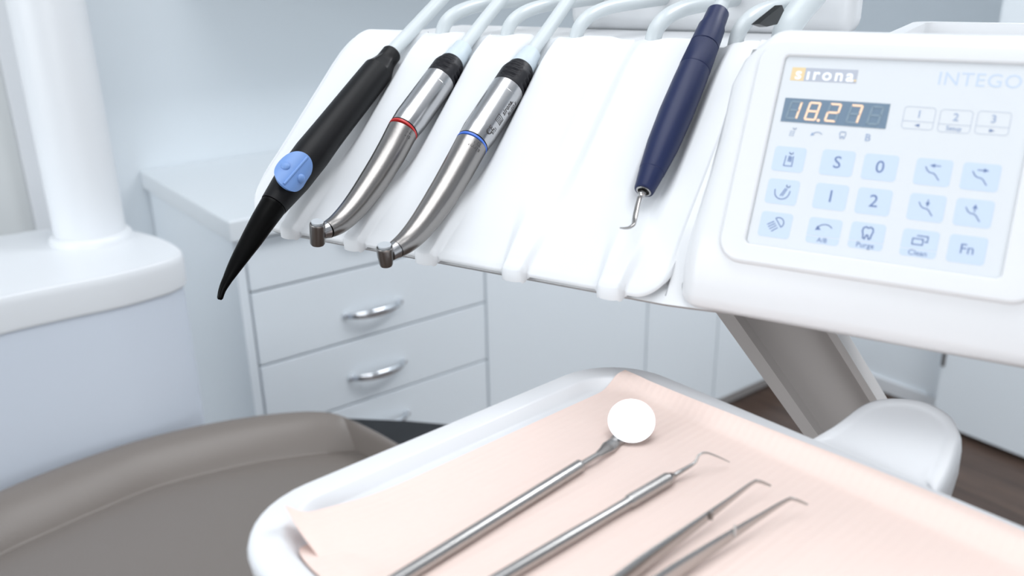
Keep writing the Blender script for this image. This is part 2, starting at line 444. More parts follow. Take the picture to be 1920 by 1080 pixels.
# display: sheared seven segment digits
d_tl, d_tr, d_bl, d_br = fp(1473, 184), fp(1669, 195.5), fp(1464, 228), fp(1661, 242)
dx0, dx1 = (d_tl.x + d_bl.x) / 2, (d_tr.x + d_br.x) / 2; dy1, dy0 = (d_tl.y + d_tr.y) / 2, (d_bl.y + d_br.y) / 2
bm = bmesh.new(); add_prism(bm, [(dx0, dy0), (dx1, dy0), (dx1, dy1), (dx0, dy1)], 0, Z0 + .00025, FM)
disp = obj('display', bm, 'display_glass', unit, smooth=False, label='dark display showing 18.27 in orange digits')
dw, dh = (dx1 - dx0), (dy1 - dy0)
SEG = {'1': 'bc', '8': 'abcdefg', '2': 'abged', '7': 'abc', ' ': ''}
def digit_segs(cx, cy, w_, h_):
    k = .0009; sh = .14
    def S(x, y): return (cx + x + y * sh, cy + y)
    w2, h2 = w_ / 2, h_ / 2; g = .00035
    return {'a': [S(-w2 + g, h2), S(w2 - g, h2)], 'g': [S(-w2 + g, 0), S(w2 - g, 0)], 'd': [S(-w2 + g, -h2), S(w2 - g, -h2)],
            'f': [S(-w2, h2 - g), S(-w2, g)], 'b': [S(w2, h2 - g), S(w2, g)], 'e': [S(-w2, -g), S(-w2, -h2 + g)], 'c': [S(w2, -g), S(w2, -h2 + g)]}
dc = [fp(x, y) for x, y in ((1489, 208), (1524, 209.5), (1562, 213), (1602, 216), (1641, 219))]
dwid = .0047; dhei = dh * .70
cyd = (dy0 + dy1) / 2
for s, c in zip('1827 ', dc):
    sg = digit_segs(c.x, cyd, dwid, dhei)
    un, li = bmesh.new(), bmesh.new()
    for kx, (p0, p1) in sg.items():
        stroke(li if kx in SEG[s] else un, [p0, p1], .0010, Z0 + .0002, Z0 + .0004, FM)
    if s == '8': add_prism(li, rrect(c.x + dwid * .5 + .0004, cyd - dhei / 2 - .0008, c.x + dwid * .5 + .0018, cyd - dhei / 2 + .0006, .0006, 3), Z0 + .0002, Z0 + .0004, FM)
    if len(un.verts): psub('unlit_digit', un, 'digit_unlit', disp)
    else: un.free()
    if len(li.verts): psub('digit', li, 'digit_lit', disp, label='glowing orange digit')
    else: li.free()

# logo strip and model lettering
l_tl, l_tr, l_bl, l_br = fp(1486, 126.5), fp(1610, 132), fp(1482, 151), fp(1605, 157)
lx0, lx1, ly1, ly0 = (l_tl.x + l_bl.x) / 2, (l_tr.x + l_br.x) / 2, (l_tl.y + l_tr.y) / 2, (l_bl.y + l_br.y) / 2
lw, lh = lx1 - lx0, ly1 - ly0
bm = bmesh.new(); add_prism(bm, [(lx0 + lw * .21, ly0), (lx1, ly0), (lx1, ly1), (lx0 + lw * .21, ly1)], 0, Z0 + .0001, FM)
psub('logo_strip', bm, 'logo_grey')
bm = bmesh.new(); add_prism(bm, [(lx0, ly0), (lx0 + lw * .21, ly0), (lx0 + lw * .21, ly1), (lx0, ly1)], 0, Z0 + .0001, FM)
psub('logo_square', bm, 'logo_yellow')
bm = bmesh.new(); add_prism(bm, rrect(lx1 - .0012, ly0 + lh * .12, lx1 - .0001, ly0 + lh * .27, .0003, 2), 0, Z0 + .00025, FM)
psub('logo_dot', bm, 'logo_yellow')
bm = text_bm('s', lh * 1.25, FM @ Mx.Translation((lx0 + lw * .115, ly0 + lh * .50, 0)), Z0 + .0001, depth=.0001, bold=.00018)
merge(bm, text_bm('\u0131rona', lh * 1.25, FM @ Mx.Translation((lx0 + lw * .595, ly0 + lh * .50, 0)), Z0 + .0001, 1.28, depth=.0001, bold=.00018))
psub('logo_lettering', bm, 'logo_white')
tp = fp(1836, 152)
bm = text_bm('INTEGO', .0088, FM @ Mx.Translation((tp.x, tp.y, 0)), Z0, 1.06)
psub('title_lettering', bm, 'title_grey')

# keys: pixel centres as measured on the sheet
KW, KH = .0148, .0122
def key(x, y, split=False):
    c = fp(x, y); M = key_frame(c.x, c.y); bm = bmesh.new()
    if split:
        y_s = -KH * .22
        lowr = [p for p in rrect(-KW / 2, -KH / 2, KW / 2, y_s + .004, .0016) if p[1] < y_s - .0002] 
        add_prism(bm, [(-KW / 2, y_s - .0002)] + [p for p in lowr if p[0] < 0] + [p for p in lowr if p[0] >= 0] + [(KW / 2, y_s - .0002)], 0, Z0 + .0001, M)
        upr = [p for p in rrect(-KW / 2, y_s - .004, KW / 2, KH / 2, .0016) if p[1] > y_s + .0002]
        add_prism(bm, [(KW / 2, y_s + .0002)] + upr + [(-KW / 2, y_s + .0002)], 0, Z0 + .0001, M)
    else:
        add_prism(bm, rrect(-KW / 2, -KH / 2, KW / 2, KH / 2, .0016), 0, Z0 + .0001, M)
    return obj('key', bm, 'key_blue', unit, smooth=False), M
ZI0, ZI1 = Z0, Z0 + .0002
def sc(pts, k=.001, o=(0, 0)): return [((p[0]) * k + o[0], p[1] * k + o[1]) for p in pts]
def arc(cx, cy, r, a0, a1, n=10): return [(cx + r * math.cos(math.radians(a0 + (a1 - a0) * i / n)), cy + r * math.sin(math.radians(a0 + (a1 - a0) * i / n))) for i in range(n + 1)]
LWI = .00042
def icon(parent, M, strokes, fills=(), wd=LWI, mt='icon_blue', name='symbol'):
    bm = bmesh.new()
    for s in strokes: stroke(bm, sc(s), wd, ZI0, ZI1, M)
    for f in fills: add_prism(bm, sc(f), ZI0, ZI1, M)
    psub(name, bm, mt, parent)
def ktext(parent, M, s, size, y=0, mt='icon_blue', bold=0): psub('lettering', text_bm(s, size, M @ Mx.Translation((0, y, 0)), Z0 + .0001, depth=.0001, bold=bold), mt, parent)
# rinse-cup, bowl-rinse, lamp
k, M = key(1479.5, 299); icon(k, M, [[(-1.6, 1.5), (-1.9, -3.3), (1.9, -3.3), (1.9, 1.5)], arc(.6, 3.4, .8, 180, 360), [(-.1, 1.5), (-.3, -1)], [(.5, 1.5), (.4, -1)], [(1.1, 1.2), (1, -1.2)]])
k, M = key(1467, 360); icon(k, M, [arc(0, -.2, 3.4, 190, 350), [(-3.35, -.8), (-3.5, .8)], [(3.35, -.8), (3.6, .6)], arc(2.3, 3.2, .8, 160, 360), [(1.2, 1.8), (-.6, -2)], [(2, 1.6), (.4, -2)]])
k, M = key(1454, 422)
icon(k, M, [arc(1.2, 1.2, 2.5, -52, 128), [(1.2 + 2.5 * math.cos(math.radians(-52)), 1.2 + 2.5 * math.sin(math.radians(-52))), (1.2 + 2.5 * math.cos(math.radians(128)), 1.2 + 2.5 * math.sin(math.radians(128)))],
           [(-.9, 1.6), (-3.7, -.2)], [(-.2, .7), (-3, -1.2)], [(.5, -.2), (-2.2, -2.2)], [(1.3, -1.2), (-1.2, -3.2)]])
for (x, y, s) in ((1570, 306, 'S'), (1650, 314.5, '0'), (1557.5, 369.5, '1'), (1638, 378.5, '2')):
    k, M = key(x, y); ktext(k, M, s, .0082)
k, M = key(1545, 434, True); icon(k, M, [[(-3.4, .9)] + arc(.2, -.8, 4, 150, 42)], [[(-4.0, .1), (-3.3, 2.3), (-1.5, .5)]]); ktext(k, M, 'A/B', .0030, -KH * .36)
k, M = key(1625.5, 443, True)
tooth = [(-2, 3.6), (-1, 4.2), (0, 3.7), (1, 4.2), (2, 3.6), (2.3, 2.2), (1.8, .6), (1.6, -1), (.9, -1.4), (.3, .4), (-.3, .4), (-.9, -1.4), (-1.6, -1), (-1.8, .6), (-2.3, 2.2), (-2, 3.6)]
icon(k, M, [tooth], wd=.0006); ktext(k, M, 'Purge', .0034, -KH * .36)
chair = [(-3.3, 2.2), (-2.4, .6), (-1.4, -.2), (.3, -.5), (1.2, -1.2), (2.0, -2.4), (2.8, -3.4)]
k, M = key(1749.5, 323.5); icon(k, M, [chair, [(0, 3), (2.6, 3)]], [[(-1.8, 3), (.3, 3.9), (.3, 2.1)]])
k, M = key(1838.5, 332.5); icon(k, M, [chair, [(-1.5, 3), (1, 3)]], [[(2.9, 3), (.8, 3.9), (.8, 2.1)]])
k, M = key(1737, 390); icon(k, M, [chair, [(.2, 3.6), (.2, 2)]], [[(.2, .5), (-.7, 2.4), (1.1, 2.4)]])
k, M = key(1825.5, 400); icon(k, M, [chair, [(.2, .6), (.2, 2)]], [[(.2, 3.9), (-.8, 2), (1.2, 2)]])
k, M = key(1724, 457, True); icon(k, M, [[(-3, 2), (-3, -.6), (1.2, -.6), (1.2, 2), (-3, 2)], [(-1.4, 3.4), (3, 3.4), (3, .9), (2, .9)]], wd=.0005); ktext(k, M, 'Clean', .0034, -KH * .36)
k, M = key(1813, 468.5); ktext(k, M, 'Fn', .0062)
# outlined memory keys
for (x, y, s, s2) in ((1722.5, 222, '1', '<'), (1791, 228, '2', 'Setup'), (1862, 231.5, '3', '>')):
    c = fp(x, y); M = key_frame(c.x, c.y); bm = bmesh.new(); w2, h2 = .0066, .0053
    o = rrect(-w2, -h2, w2, h2, .0016); i_ = rrect(-w2 + .00028, -h2 + .00028, w2 - .00028, h2 - .00028, .0013)
    add_ring_prism(bm, o, i_, 0, Z0 + .0001, M); stroke(bm, [(-w2 + .0003, -.0016), (w2 - .0003, -.0016)], .00028, 0, Z0 + .0001, M)
    k = obj('memory_key', bm, 'key_line', unit, smooth=False, label='outlined memory key marked ' + s)
    ktext(k, M, s, .0050, .0017, 'icon_pale')
    if s2 == 'Setup': ktext(k, M, s2, .0028, -.0034, 'icon_pale')
    else:
        d = -1 if s2 == '<' else 1
        bm = bmesh.new(); add_prism(bm, [(d * .0011, -.0034), (-d * .0009, -.0027), (-d * .0009, -.0041)], ZI0, ZI1, M); psub('symbol', bm, 'icon_blue', k)
# tiny symbols below the display
def mini(x, y): c = fp(x, y); return key_frame(c.x, c.y)
icon(panel, mini(1487, 247.5), [arc(.5, 2, .7, 180, 360), [(-1.2, .2), (-.5, .2)], [(.1, .2), (.8, .2)], [(-1.3, -.8), (-.6, -.8)], [(0, -.8), (.7, -.8)], [(-1.4, -1.8), (-.7, -1.8)], [(-.1, -1.8), (.6, -1.8)]], wd=.0003, mt='icon_pale')
icon(panel, mini(1532, 252), [arc(.2, -1.6, 2.6, 150, 40)], [[(-2.9, -1), (-2.3, .7), (-1.1, -.5)]], wd=.0003, mt='icon_pale')
icon(panel, mini(1580, 254), [[(p[0] * .6, p[1] * .6 - .8) for p in tooth]], wd=.0003, mt='icon_pale')
psub('lettering', text_bm('B', .0048, mini(1627, 259), Z0 + .0001), 'icon_pale', panel)

# hose carrier behind the mat, black clip and pale cable arm
bm = bmesh.new()
add_box(bm, (-.082, .262, .107), (.138, .30, .175), .012, 4, HM)
obj('hose_carrier', bm, 'white_plastic', unit)
bm = bmesh.new()
cq = [PA(x, y, .118) for x, y in ((1408, 46), (1424, 33), (1453, 10), (1457, 20), (1444, 46), (1424, 51))]
add_loft(bm, [cq, [p + Wd * .003 + Qd * .004 for p in cq]])
obj('hose_clip', bm, 'black_gloss', unit, smooth=False, label='glossy black clip')
bm = bmesh.new()
add_tube(bm, smooth_path([H(.112, .185, .105), H(.113, .188, .118), H(.117, .198, .128), H(.124, .212, .142), H(.134, .232, .175)], 8), .0085, 20)
obj('cable_arm', bm, 'hose_clear', unit, label='pale curved cable arm')

# support arm: channel profile seen from below, falling away to the chair column
A0 = at_depth(1425, 560, .575); A1 = at_depth(1585, 800, .655)
ad = (A1 - A0).normalized()
vd = (A0 - CAM).normalized()
side = ad.cross(vd).normalized()                       # across the arm as the camera sees it
if side.dot(Wd) < 0: side = -side
dep = side.cross(ad).normalized()
if dep.dot(vd) < 0: dep = -dep
tw = Mx.Rotation(math.radians(16), 3, ad); side = tw @ side; dep = tw @ dep
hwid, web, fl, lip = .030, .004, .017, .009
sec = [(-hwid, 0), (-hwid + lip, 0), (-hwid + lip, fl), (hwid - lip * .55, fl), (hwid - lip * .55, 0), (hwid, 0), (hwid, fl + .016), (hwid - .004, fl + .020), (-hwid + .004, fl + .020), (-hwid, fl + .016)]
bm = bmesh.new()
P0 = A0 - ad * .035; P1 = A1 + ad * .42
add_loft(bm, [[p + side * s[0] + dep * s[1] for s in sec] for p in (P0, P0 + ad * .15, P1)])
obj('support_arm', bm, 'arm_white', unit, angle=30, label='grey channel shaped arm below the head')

# ------------------------------------------------------------------ instrument tray
TZ = CZ - .212                                  # top of the rim
pa_, pb_ = at_z(560, 905, TZ), at_z(1000, 722, TZ)
pc_, pd_ = at_z(1290, 730, TZ), at_z(1900, 958, TZ)
vd_ = (pb_ - pa_).normalized(); 
ud_ = V((vd_.y, -vd_.x, 0)); 
if ud_.dot(pd_ - pc_) < 0: ud_ = -ud_
cmid = (pc_ + pd_) / 2
tcor = pa_ + vd_ * ((cmid - pa_).dot(vd_))       # far left corner (unrounded)
TM = Mx(((ud_.x, vd_.x, 0, tcor.x), (ud_.y, vd_.y, 0, tcor.y), (0, 0, 1, TZ), (0, 0, 0, 1)))
TMi = TM.inverted()
nearp = TMi @ at_z(479, 1015, TZ)
TL = .36; TWID = -(TMi @ at_z(545, 1130, TZ)).y
TWID = min(max(TWID, .20), .30)
tray = thing('instrument_tray', 'white round-cornered tray under the peach napkin, in front of the instrument head', 'tray', None, M=TM @ Mx.Translation((0, 0, -.022)))
def tl_loop(d, r, z): return [TM @ V((p[0], p[1], z)) for p in rrect(d, -TWID + d, TL - d, -d, r, 10)]
TR = .040
bm = bmesh.new()
TFL = -.0065
add_loft(bm, [tl_loop(.010, TR - .008, -.022), tl_loop(.004, TR - .003, -.0195), tl_loop(.0008, TR, -.012), tl_loop(0, TR, -.005), tl_loop(.0008, TR, -.0018), tl_loop(.003, TR - .002, 0),
              tl_loop(.0125, TR - .011, -.0002), tl_loop(.0145, TR - .012, -.001), tl_loop(.0175, TR - .014, TFL + .001), tl_loop(.020, TR - .016, TFL)])
obj('tray_dish', bm, 'tray_white', tray, angle=60)
# holder pad beyond the tray
padz = TZ - .004
pp = [(1500, 830), (1560, 795), (1612, 757), (1650, 744), (1700, 742), (1745, 752), (1785, 776), (1803, 806), (1800, 830), (1770, 905), (1720, 960), (1560, 890)]
pn_ = (V((0, 0, 1)) * math.cos(.28) - vd_.cross(V((0, 0, 1))).normalized() * 0 - vd_ * math.sin(.28)).normalized(); po_ = TM @ V((.1, .002, -.006))  # pad plane tilted so its top catches more light
pl = [at_plane(x, y, po_, pn_) for x, y in pp]
pl2 = smooth_path(pl + [pl[0]], 6)[:-1]
for i_ in range(len(pl2)):
    q = TMi @ pl2[i_]; q.y = max(q.y, .0015); pl2[i_] = TM @ q
cen = sum(pl2, V()) / len(pl2)
bm = bmesh.new()
def padloop(k, dz): return [cen + (p - cen) * k + pn_ * dz for p in pl2]
add_loft(bm, [padloop(.80, -.036), padloop(.90, -.033), padloop(.965, -.024), padloop(1.0, -.010), padloop(.99, -.004), padloop(.96, -.001), padloop(.90, 0), padloop(.78, -.0006), padloop(.70, -.0012)])
obj('tray_holder', bm, 'pad_lit_white', unit, angle=60, label='white rounded holder pad beyond the tray edge')

# napkin
NZ = TFL + .0007
ncor = TMi @ at_z(1172, 696, TZ + .0005); nnl = TMi @ at_z(541, 1006, TZ + NZ)
nn_v = V((nnl.x - ncor.x, nnl.y - ncor.y)); nlen = nn_v.length; nn_v.normalize()          # towards the near edge
nn_u = V((-nn_v.y, nn_v.x));
if nn_u.x < 0: nn_u = -nn_u
nrot = math.radians(-1.4)
bm = bmesh.new()
nu, nv = 90, 90; NWID = .33
def edge_dist(x, y):
    """signed distance inside the tray outline (rounded rectangle)"""
    cx, cy, hx, hy, r = TL / 2, -TWID / 2, TL / 2, TWID / 2, TR
    qx, qy = abs(x - cx) - hx + r, abs(y - cy) - hy + r
    return -(math.hypot(max(qx, 0), max(qy, 0)) + min(max(qx, qy), 0) - r)
def nap_z(x, y):
    d = edge_dist(x, y)
    return NZ + (.0004 - NZ + .0006) * (1 - sm(d, .0125, .022)) - .004 * (1 - sm(d, -.014, .001)) 
gt, gb = [], []
for i in range(nu + 1):
    rt, rb = [], []
    for j in range(nv + 1):
        s, t = i / nu * NWID, j / nv * nlen
        x = ncor.x + nn_u.x * s + nn_v.x * t - .004 * math.sin(s * 9) * 0; y = ncor.y + nn_u.y * s + nn_v.y * t
        y += .006 * sm(s, .03, .20) * (1 - t / nlen) - .004 * sm(s, .13, .3) * (1 - t / nlen)
        z = nap_z(x, y)
        z += .0007 * math.sin(s * 40 + t * 13) * sm(t, .01, .06) * .4
        z += .0009 * math.exp(-((s - .145 - t * .05) / .003) ** 2) * sm(t, 0, .05)
        e = nlen - t                                         # curl of the near edge
        z += .0070 * math.exp(-((s / .022) ** 2 + (e / .030) ** 2)) + .0022 * (1 - sm(e, 0, .014)) * (1 - sm(s, .018, .036))
        rt.append(bm.verts.new(TM @ V((x, y, z + .0003)))); rb.append(bm.verts.new(TM @ V((x, y, z))))
    gt.append(rt); gb.append(rb)
for i in range(nu):
    for j in range(nv):
        bm.faces.new((gt[i][j], gt[i + 1][j], gt[i + 1][j + 1], gt[i][j + 1])); bm.faces.new((gb[i][j + 1], gb[i + 1][j + 1], gb[i + 1][j], gb[i][j]))
for i in range(nu):
    bm.faces.new((gt[i][0], gb[i][0], gb[i + 1][0], gt[i + 1][0])); bm.faces.new((gt[i][nv], gt[i + 1][nv], gb[i + 1][nv], gb[i][nv]))
for j in range(nv):
    bm.faces.new((gt[0][j], gt[0][j + 1], gb[0][j + 1], gb[0][j])); bm.faces.new((gt[nu][j], gb[nu][j], gb[nu][j + 1], gt[nu][j + 1]))
me_M = TM @ Mx.Translation((ncor.x, ncor.y, NZ)) @ Mx.Rotation(math.atan2(nn_u.y, nn_u.x), 4, 'Z')
nap = obj('napkin', bm, 'napkin_peach', None, angle=80)
nap.data.transform(me_M.inverted()); nap.matrix_world = me_M
tag(nap, 'peach paper napkin lining the white tray under the steel tools', 'napkin')
bm = bmesh.new(); fp_a, fp_b = [], []  # added strip that imitates light glowing through the napkin's lifted near edge
for i in range(25):
    s_ = .010 + .045 * i / 24; ex = .0065 * math.sin(PI * i / 24) ** .7
    for lst, tt in ((fp_a, nlen + ex), (fp_b, nlen - .020)):
        x = ncor.x + nn_u.x * s_ + nn_v.x * tt; y = ncor.y + nn_u.y * s_ + nn_v.y * tt; y += .006 * sm(s_, .03, .20) * (1 - tt / nlen)
        lst.append(TM @ V((x, y, nap_z(x, y) - .0003)))
add_loft(bm, [fp_a, fp_b, [p - V((0, 0, .0002)) for p in fp_b], [p - V((0, 0, .0002)) for p in fp_a]], False, False, closed=False)
ROOTM[nap.name] = me_M
obj('edge_glow_strip', bm, 'napkin_peach', nap, label='folded under ply at the near edge')
NT = TZ + NZ + .0004                           # napkin surface height

# ------------------------------------------------------------------ hand tools on the napkin
def along(p0, p1, prof_, **k):
    bm = bmesh.new(); L = (p1 - p0).length; add_lathe(bm, p0, p1 - p0, [(d * L if abs(d) <= 1.0001 else d, r) for d, r in prof_], **k); return bm
def handle_frame(p0, p1):
    return Mx.Translation(p0) @ (p1 - p0).to_track_quat('X', 'Z').to_matrix().to_4x4()
# mouth mirror
r = .0029
m0 = at_z(700, 1115, NT + r); m1 = at_z(1090, 872, NT + r)
mm = thing('mouth_mirror', 'steel mouth mirror with round white reflecting disc on the peach napkin', 'dental mirror', None, M=handle_frame(m0, m1))
bm = bmesh.new(); L = (m1 - m0).length; ax = (m1 - m0).normalized()
pr = [(0, .0022), (.0008, r)]; n = int(L / .0009)
for i in range(n): d = .001 + (L - .002) * i / n; pr += [(d, r), (d + .00042, r * .955)]
pr += [(L - .0008, r), (L, .0023)]
add_lathe(bm, m0, ax, pr, seg=20); obj('handle', bm, 'tool_steel', mm, angle=80, label='knurled steel handle')
m2 = at_z(1121, 853, NT + .0042)
bm = bmesh.new(); add_tube(bm, [m1 - ax * .002, m1 + (m2 - m1) * .5, m2], [.0016, .0015, .0014], 14); obj('neck', bm, 'tool_steel', mm)
mc = at_z(1184, 789, NT + .0090)
view = (CAM - mc).normalized(); hz = V((view.x, view.y, 0)).normalized()
el = math.radians(52); mn = (hz * math.cos(el) + V((0, 0, math.sin(el)))).normalized()
toaxis = (m2 - mc); toaxis = (toaxis - toaxis.dot(mn) * mn).normalized()
RD = 44.0 * (mc - CAM).dot(c2w(V((0, 0, 1)))) / F
m3 = mc + toaxis * (RD * .90) - mn * .0034
bm = bmesh.new()
sd = ax.cross(V((0, 0, 1))).normalized()
mid = (m2 + m3) / 2
pts = smooth_path([m2 - ax * .001, m2 + (m3 - m2) * .25, mid, m3 + (mid - m3) * .3, m3 - toaxis * .002], 5)
rr = lerp_list([.0014, .0022, .0033, .0032, .0040], 5)
add_tube(bm, pts, rr, 16, ref=mn, squash=[(.42, 1)] * len(pts)); obj('stem', bm, 'tool_steel', mm)
bm = bmesh.new(); add_lathe(bm, mc, mn, [(-.0022, RD * .90), (-.0018, RD * .97), (-.0008, RD), (.0, RD), (.0003, RD * .985), (.0003, RD * .955), (0, RD * .945)], seg=64, caps=True)
obj('disc_rim', bm, 'bright_steel', mm)
bm = bmesh.new(); add_lathe(bm, mc, mn, [(-.0001, RD * .945), (.00012, RD * .945)], seg=64); obj('mirror_face', bm, 'mirror_glass', mm, label='round reflecting glass')

# probe
r = .0029
p0 = at_z(880, 1118, NT + r); p1 = at_z(1256, 896, NT + r)
pb = thing('dental_probe', 'steel probe with fine hooked tip lying between the mirror and the tweezers', 'probe', None, M=handle_frame(p0, p1))
ax = (p1 - p0).normalized(); L = (p1 - p0).length
bm = bmesh.new(); pr = [(0, .0024), (.001, .0026)]
pr += [(L * .45, .0026), (L * .62, .0023), (L - .0275, .0024), (L - .0265, .0029)]
n = 17
for i in range(n): d = L - .026 + .0245 * i / n; pr += [(d, .0030), (d + .0007, .0027), (d + .0011, .0030)]
pr += [(L - .0010, .0028), (L + .0015, .0020), (L + .003, .0013)]
add_lathe(bm, p0, ax, pr, seg=20); obj('handle', bm, 'tool_steel', pb, angle=70, label='steel handle with ringed grip')
tip = [p1 + ax * .002, at_z(1275, 885, NT + .0038), at_z(1302, 868, NT + .0055), at_z(1311, 853, NT + .009), at_z(1324, 849, NT + .0092), at_z(1345, 856, NT + .0065), at_z(1368, 866.5, NT + .003)]
bm = bmesh.new(); pts = smooth_path(tip, 8); add_tube(bm, pts, lerp_list([.0013, .0011, .0007, .0005, .00045, .00038, .0002], 8), 12); obj('hook', bm, 'tool_steel', pb, label='thin bent point')

# tweezers
tw0 = at_z(960, 1260, NT + .004)
tz = thing('tweezers', 'steel dental tweezers with two bent points at the right of the tray', 'tweezers', None, M=Mx.Translation(tw0))
def arm(px, name='arm'):
    pts = [at_z(x, y, NT + dz) for x, y, dz in px]
    tt = smooth_path(pts, 7); n = len(tt)
    up = V((0, 0, 1)); rad = lerp_list([.0042, .0044, .0042, .0030, .0018, .00105, .0008, .0005], 7)
    rad = (rad + [rad[-1]] * n)[:n]
    bm = bmesh.new(); add_tube(bm, tt, rad, 14, ref=up, squash=[(1.0, .42)] * n)
    return bm
armA = arm([(1000, 1235, .0045), (1085, 1150, .0045), (1200, 1060, .0047), (1290, 995, .0052), (1365, 940, .0065), (1410, 906, .0078), (1424, 903, .0076), (1445, 911, .0045)])
obj('arm', armA, 'tool_steel', tz)
armB = arm([(1005, 1240, .0045), (1130, 1165, .0045), (1262, 1075, .0047), (1355, 1014, .0052), (1425, 969, .0065), (1476, 938, .0078), (1491, 937, .0076), (1514, 946, .0045)])
obj('arm', armB, 'tool_steel', tz)
bm = bmesh.new(); add_lathe(bm, at_z(1334, 966, NT + .0068), V((0, 0, 1)), [(-.002, .0008), (.0016, .0008), (.0019, .0004)], seg=10)
obj('guide_pin', bm, 'brushed_steel', tz)
bm = bmesh.new(); q0 = at_z(1378, 996, NT + .0075); add_lathe(bm, q0, V((.2, .2, 1)), [(-.002, .0006), (.0022, .0005), (.0026, .0002)], seg=10)
obj('guide_pin', bm, 'tool_steel', tz)

# ------------------------------------------------------------------ handpieces
def path_px(a, px): return [PA(x, y, a) for x, y in px]
def px2m(p, w_): return w_ / 2 * (p - CAM).dot(c2w(V((0, 0, 1)))) / F
def wrap_text(s, size, c, ax, R, ang, flip, parent, mt='engraving', spacing=1.0, along_axis=False, refv=None):
    """lettering laid round a cylinder of radius R, centre c, axis ax; ang = direction of text centre in degrees from refv"""
    nrm = (refv - refv.dot(ax) * ax).normalized(); bi = ax.cross(nrm)
    def fn(p):
        x, y = (p.x, p.y) if not flip else (-p.x, -p.y)
        if along_axis: x, y = -y, x
        th = math.radians(ang) + x / R
        rr_ = R + p.z
        return c + ax * y + (nrm * math.cos(th) + bi * math.sin(th)) * rr_
    bm = text_bm(s, size, None, .00003, spacing, depth=.00003, fn=fn)
    return obj('lettering', bm, mt, parent, smooth=False)

def notch_run(am):
    return [H(am + .024, .33, .137), H(am + .018, .27, .1325), H(am + .015, .228, .1315), H(am + .011, .19, .1305), H(am + .008, .170, .1283), H(am + .006, .156, .1245), H(am + .004, .1478, .1185), H(am + .003, .1445, .110), H(am + .002, .1435, .098)]
def hose_path(a_slot, tailpts, a_notch, idx):
    """from the tail of the instrument up, over and back down into the notch behind the mat"""
    t = [HMi @ p for p in tailpts]
    d = (t[-1] - t[-2]).normalized()
    am = a_notch
    pts = [H(*p) for p in t]
    e = t[-1]
    pts += [H(*(e + d * .05)), H(e.x + d.x * .09, e.y + d.y * .11, e.z + d.z * .10), H(e.x + .03, e.y + .17, e.z + .115), H(e.x + .045, e.y + .235, e.z + .085),
            H(am + .034, .40, .20), H(am + .030, .385, .160)] + notch_run(am)
    return pts

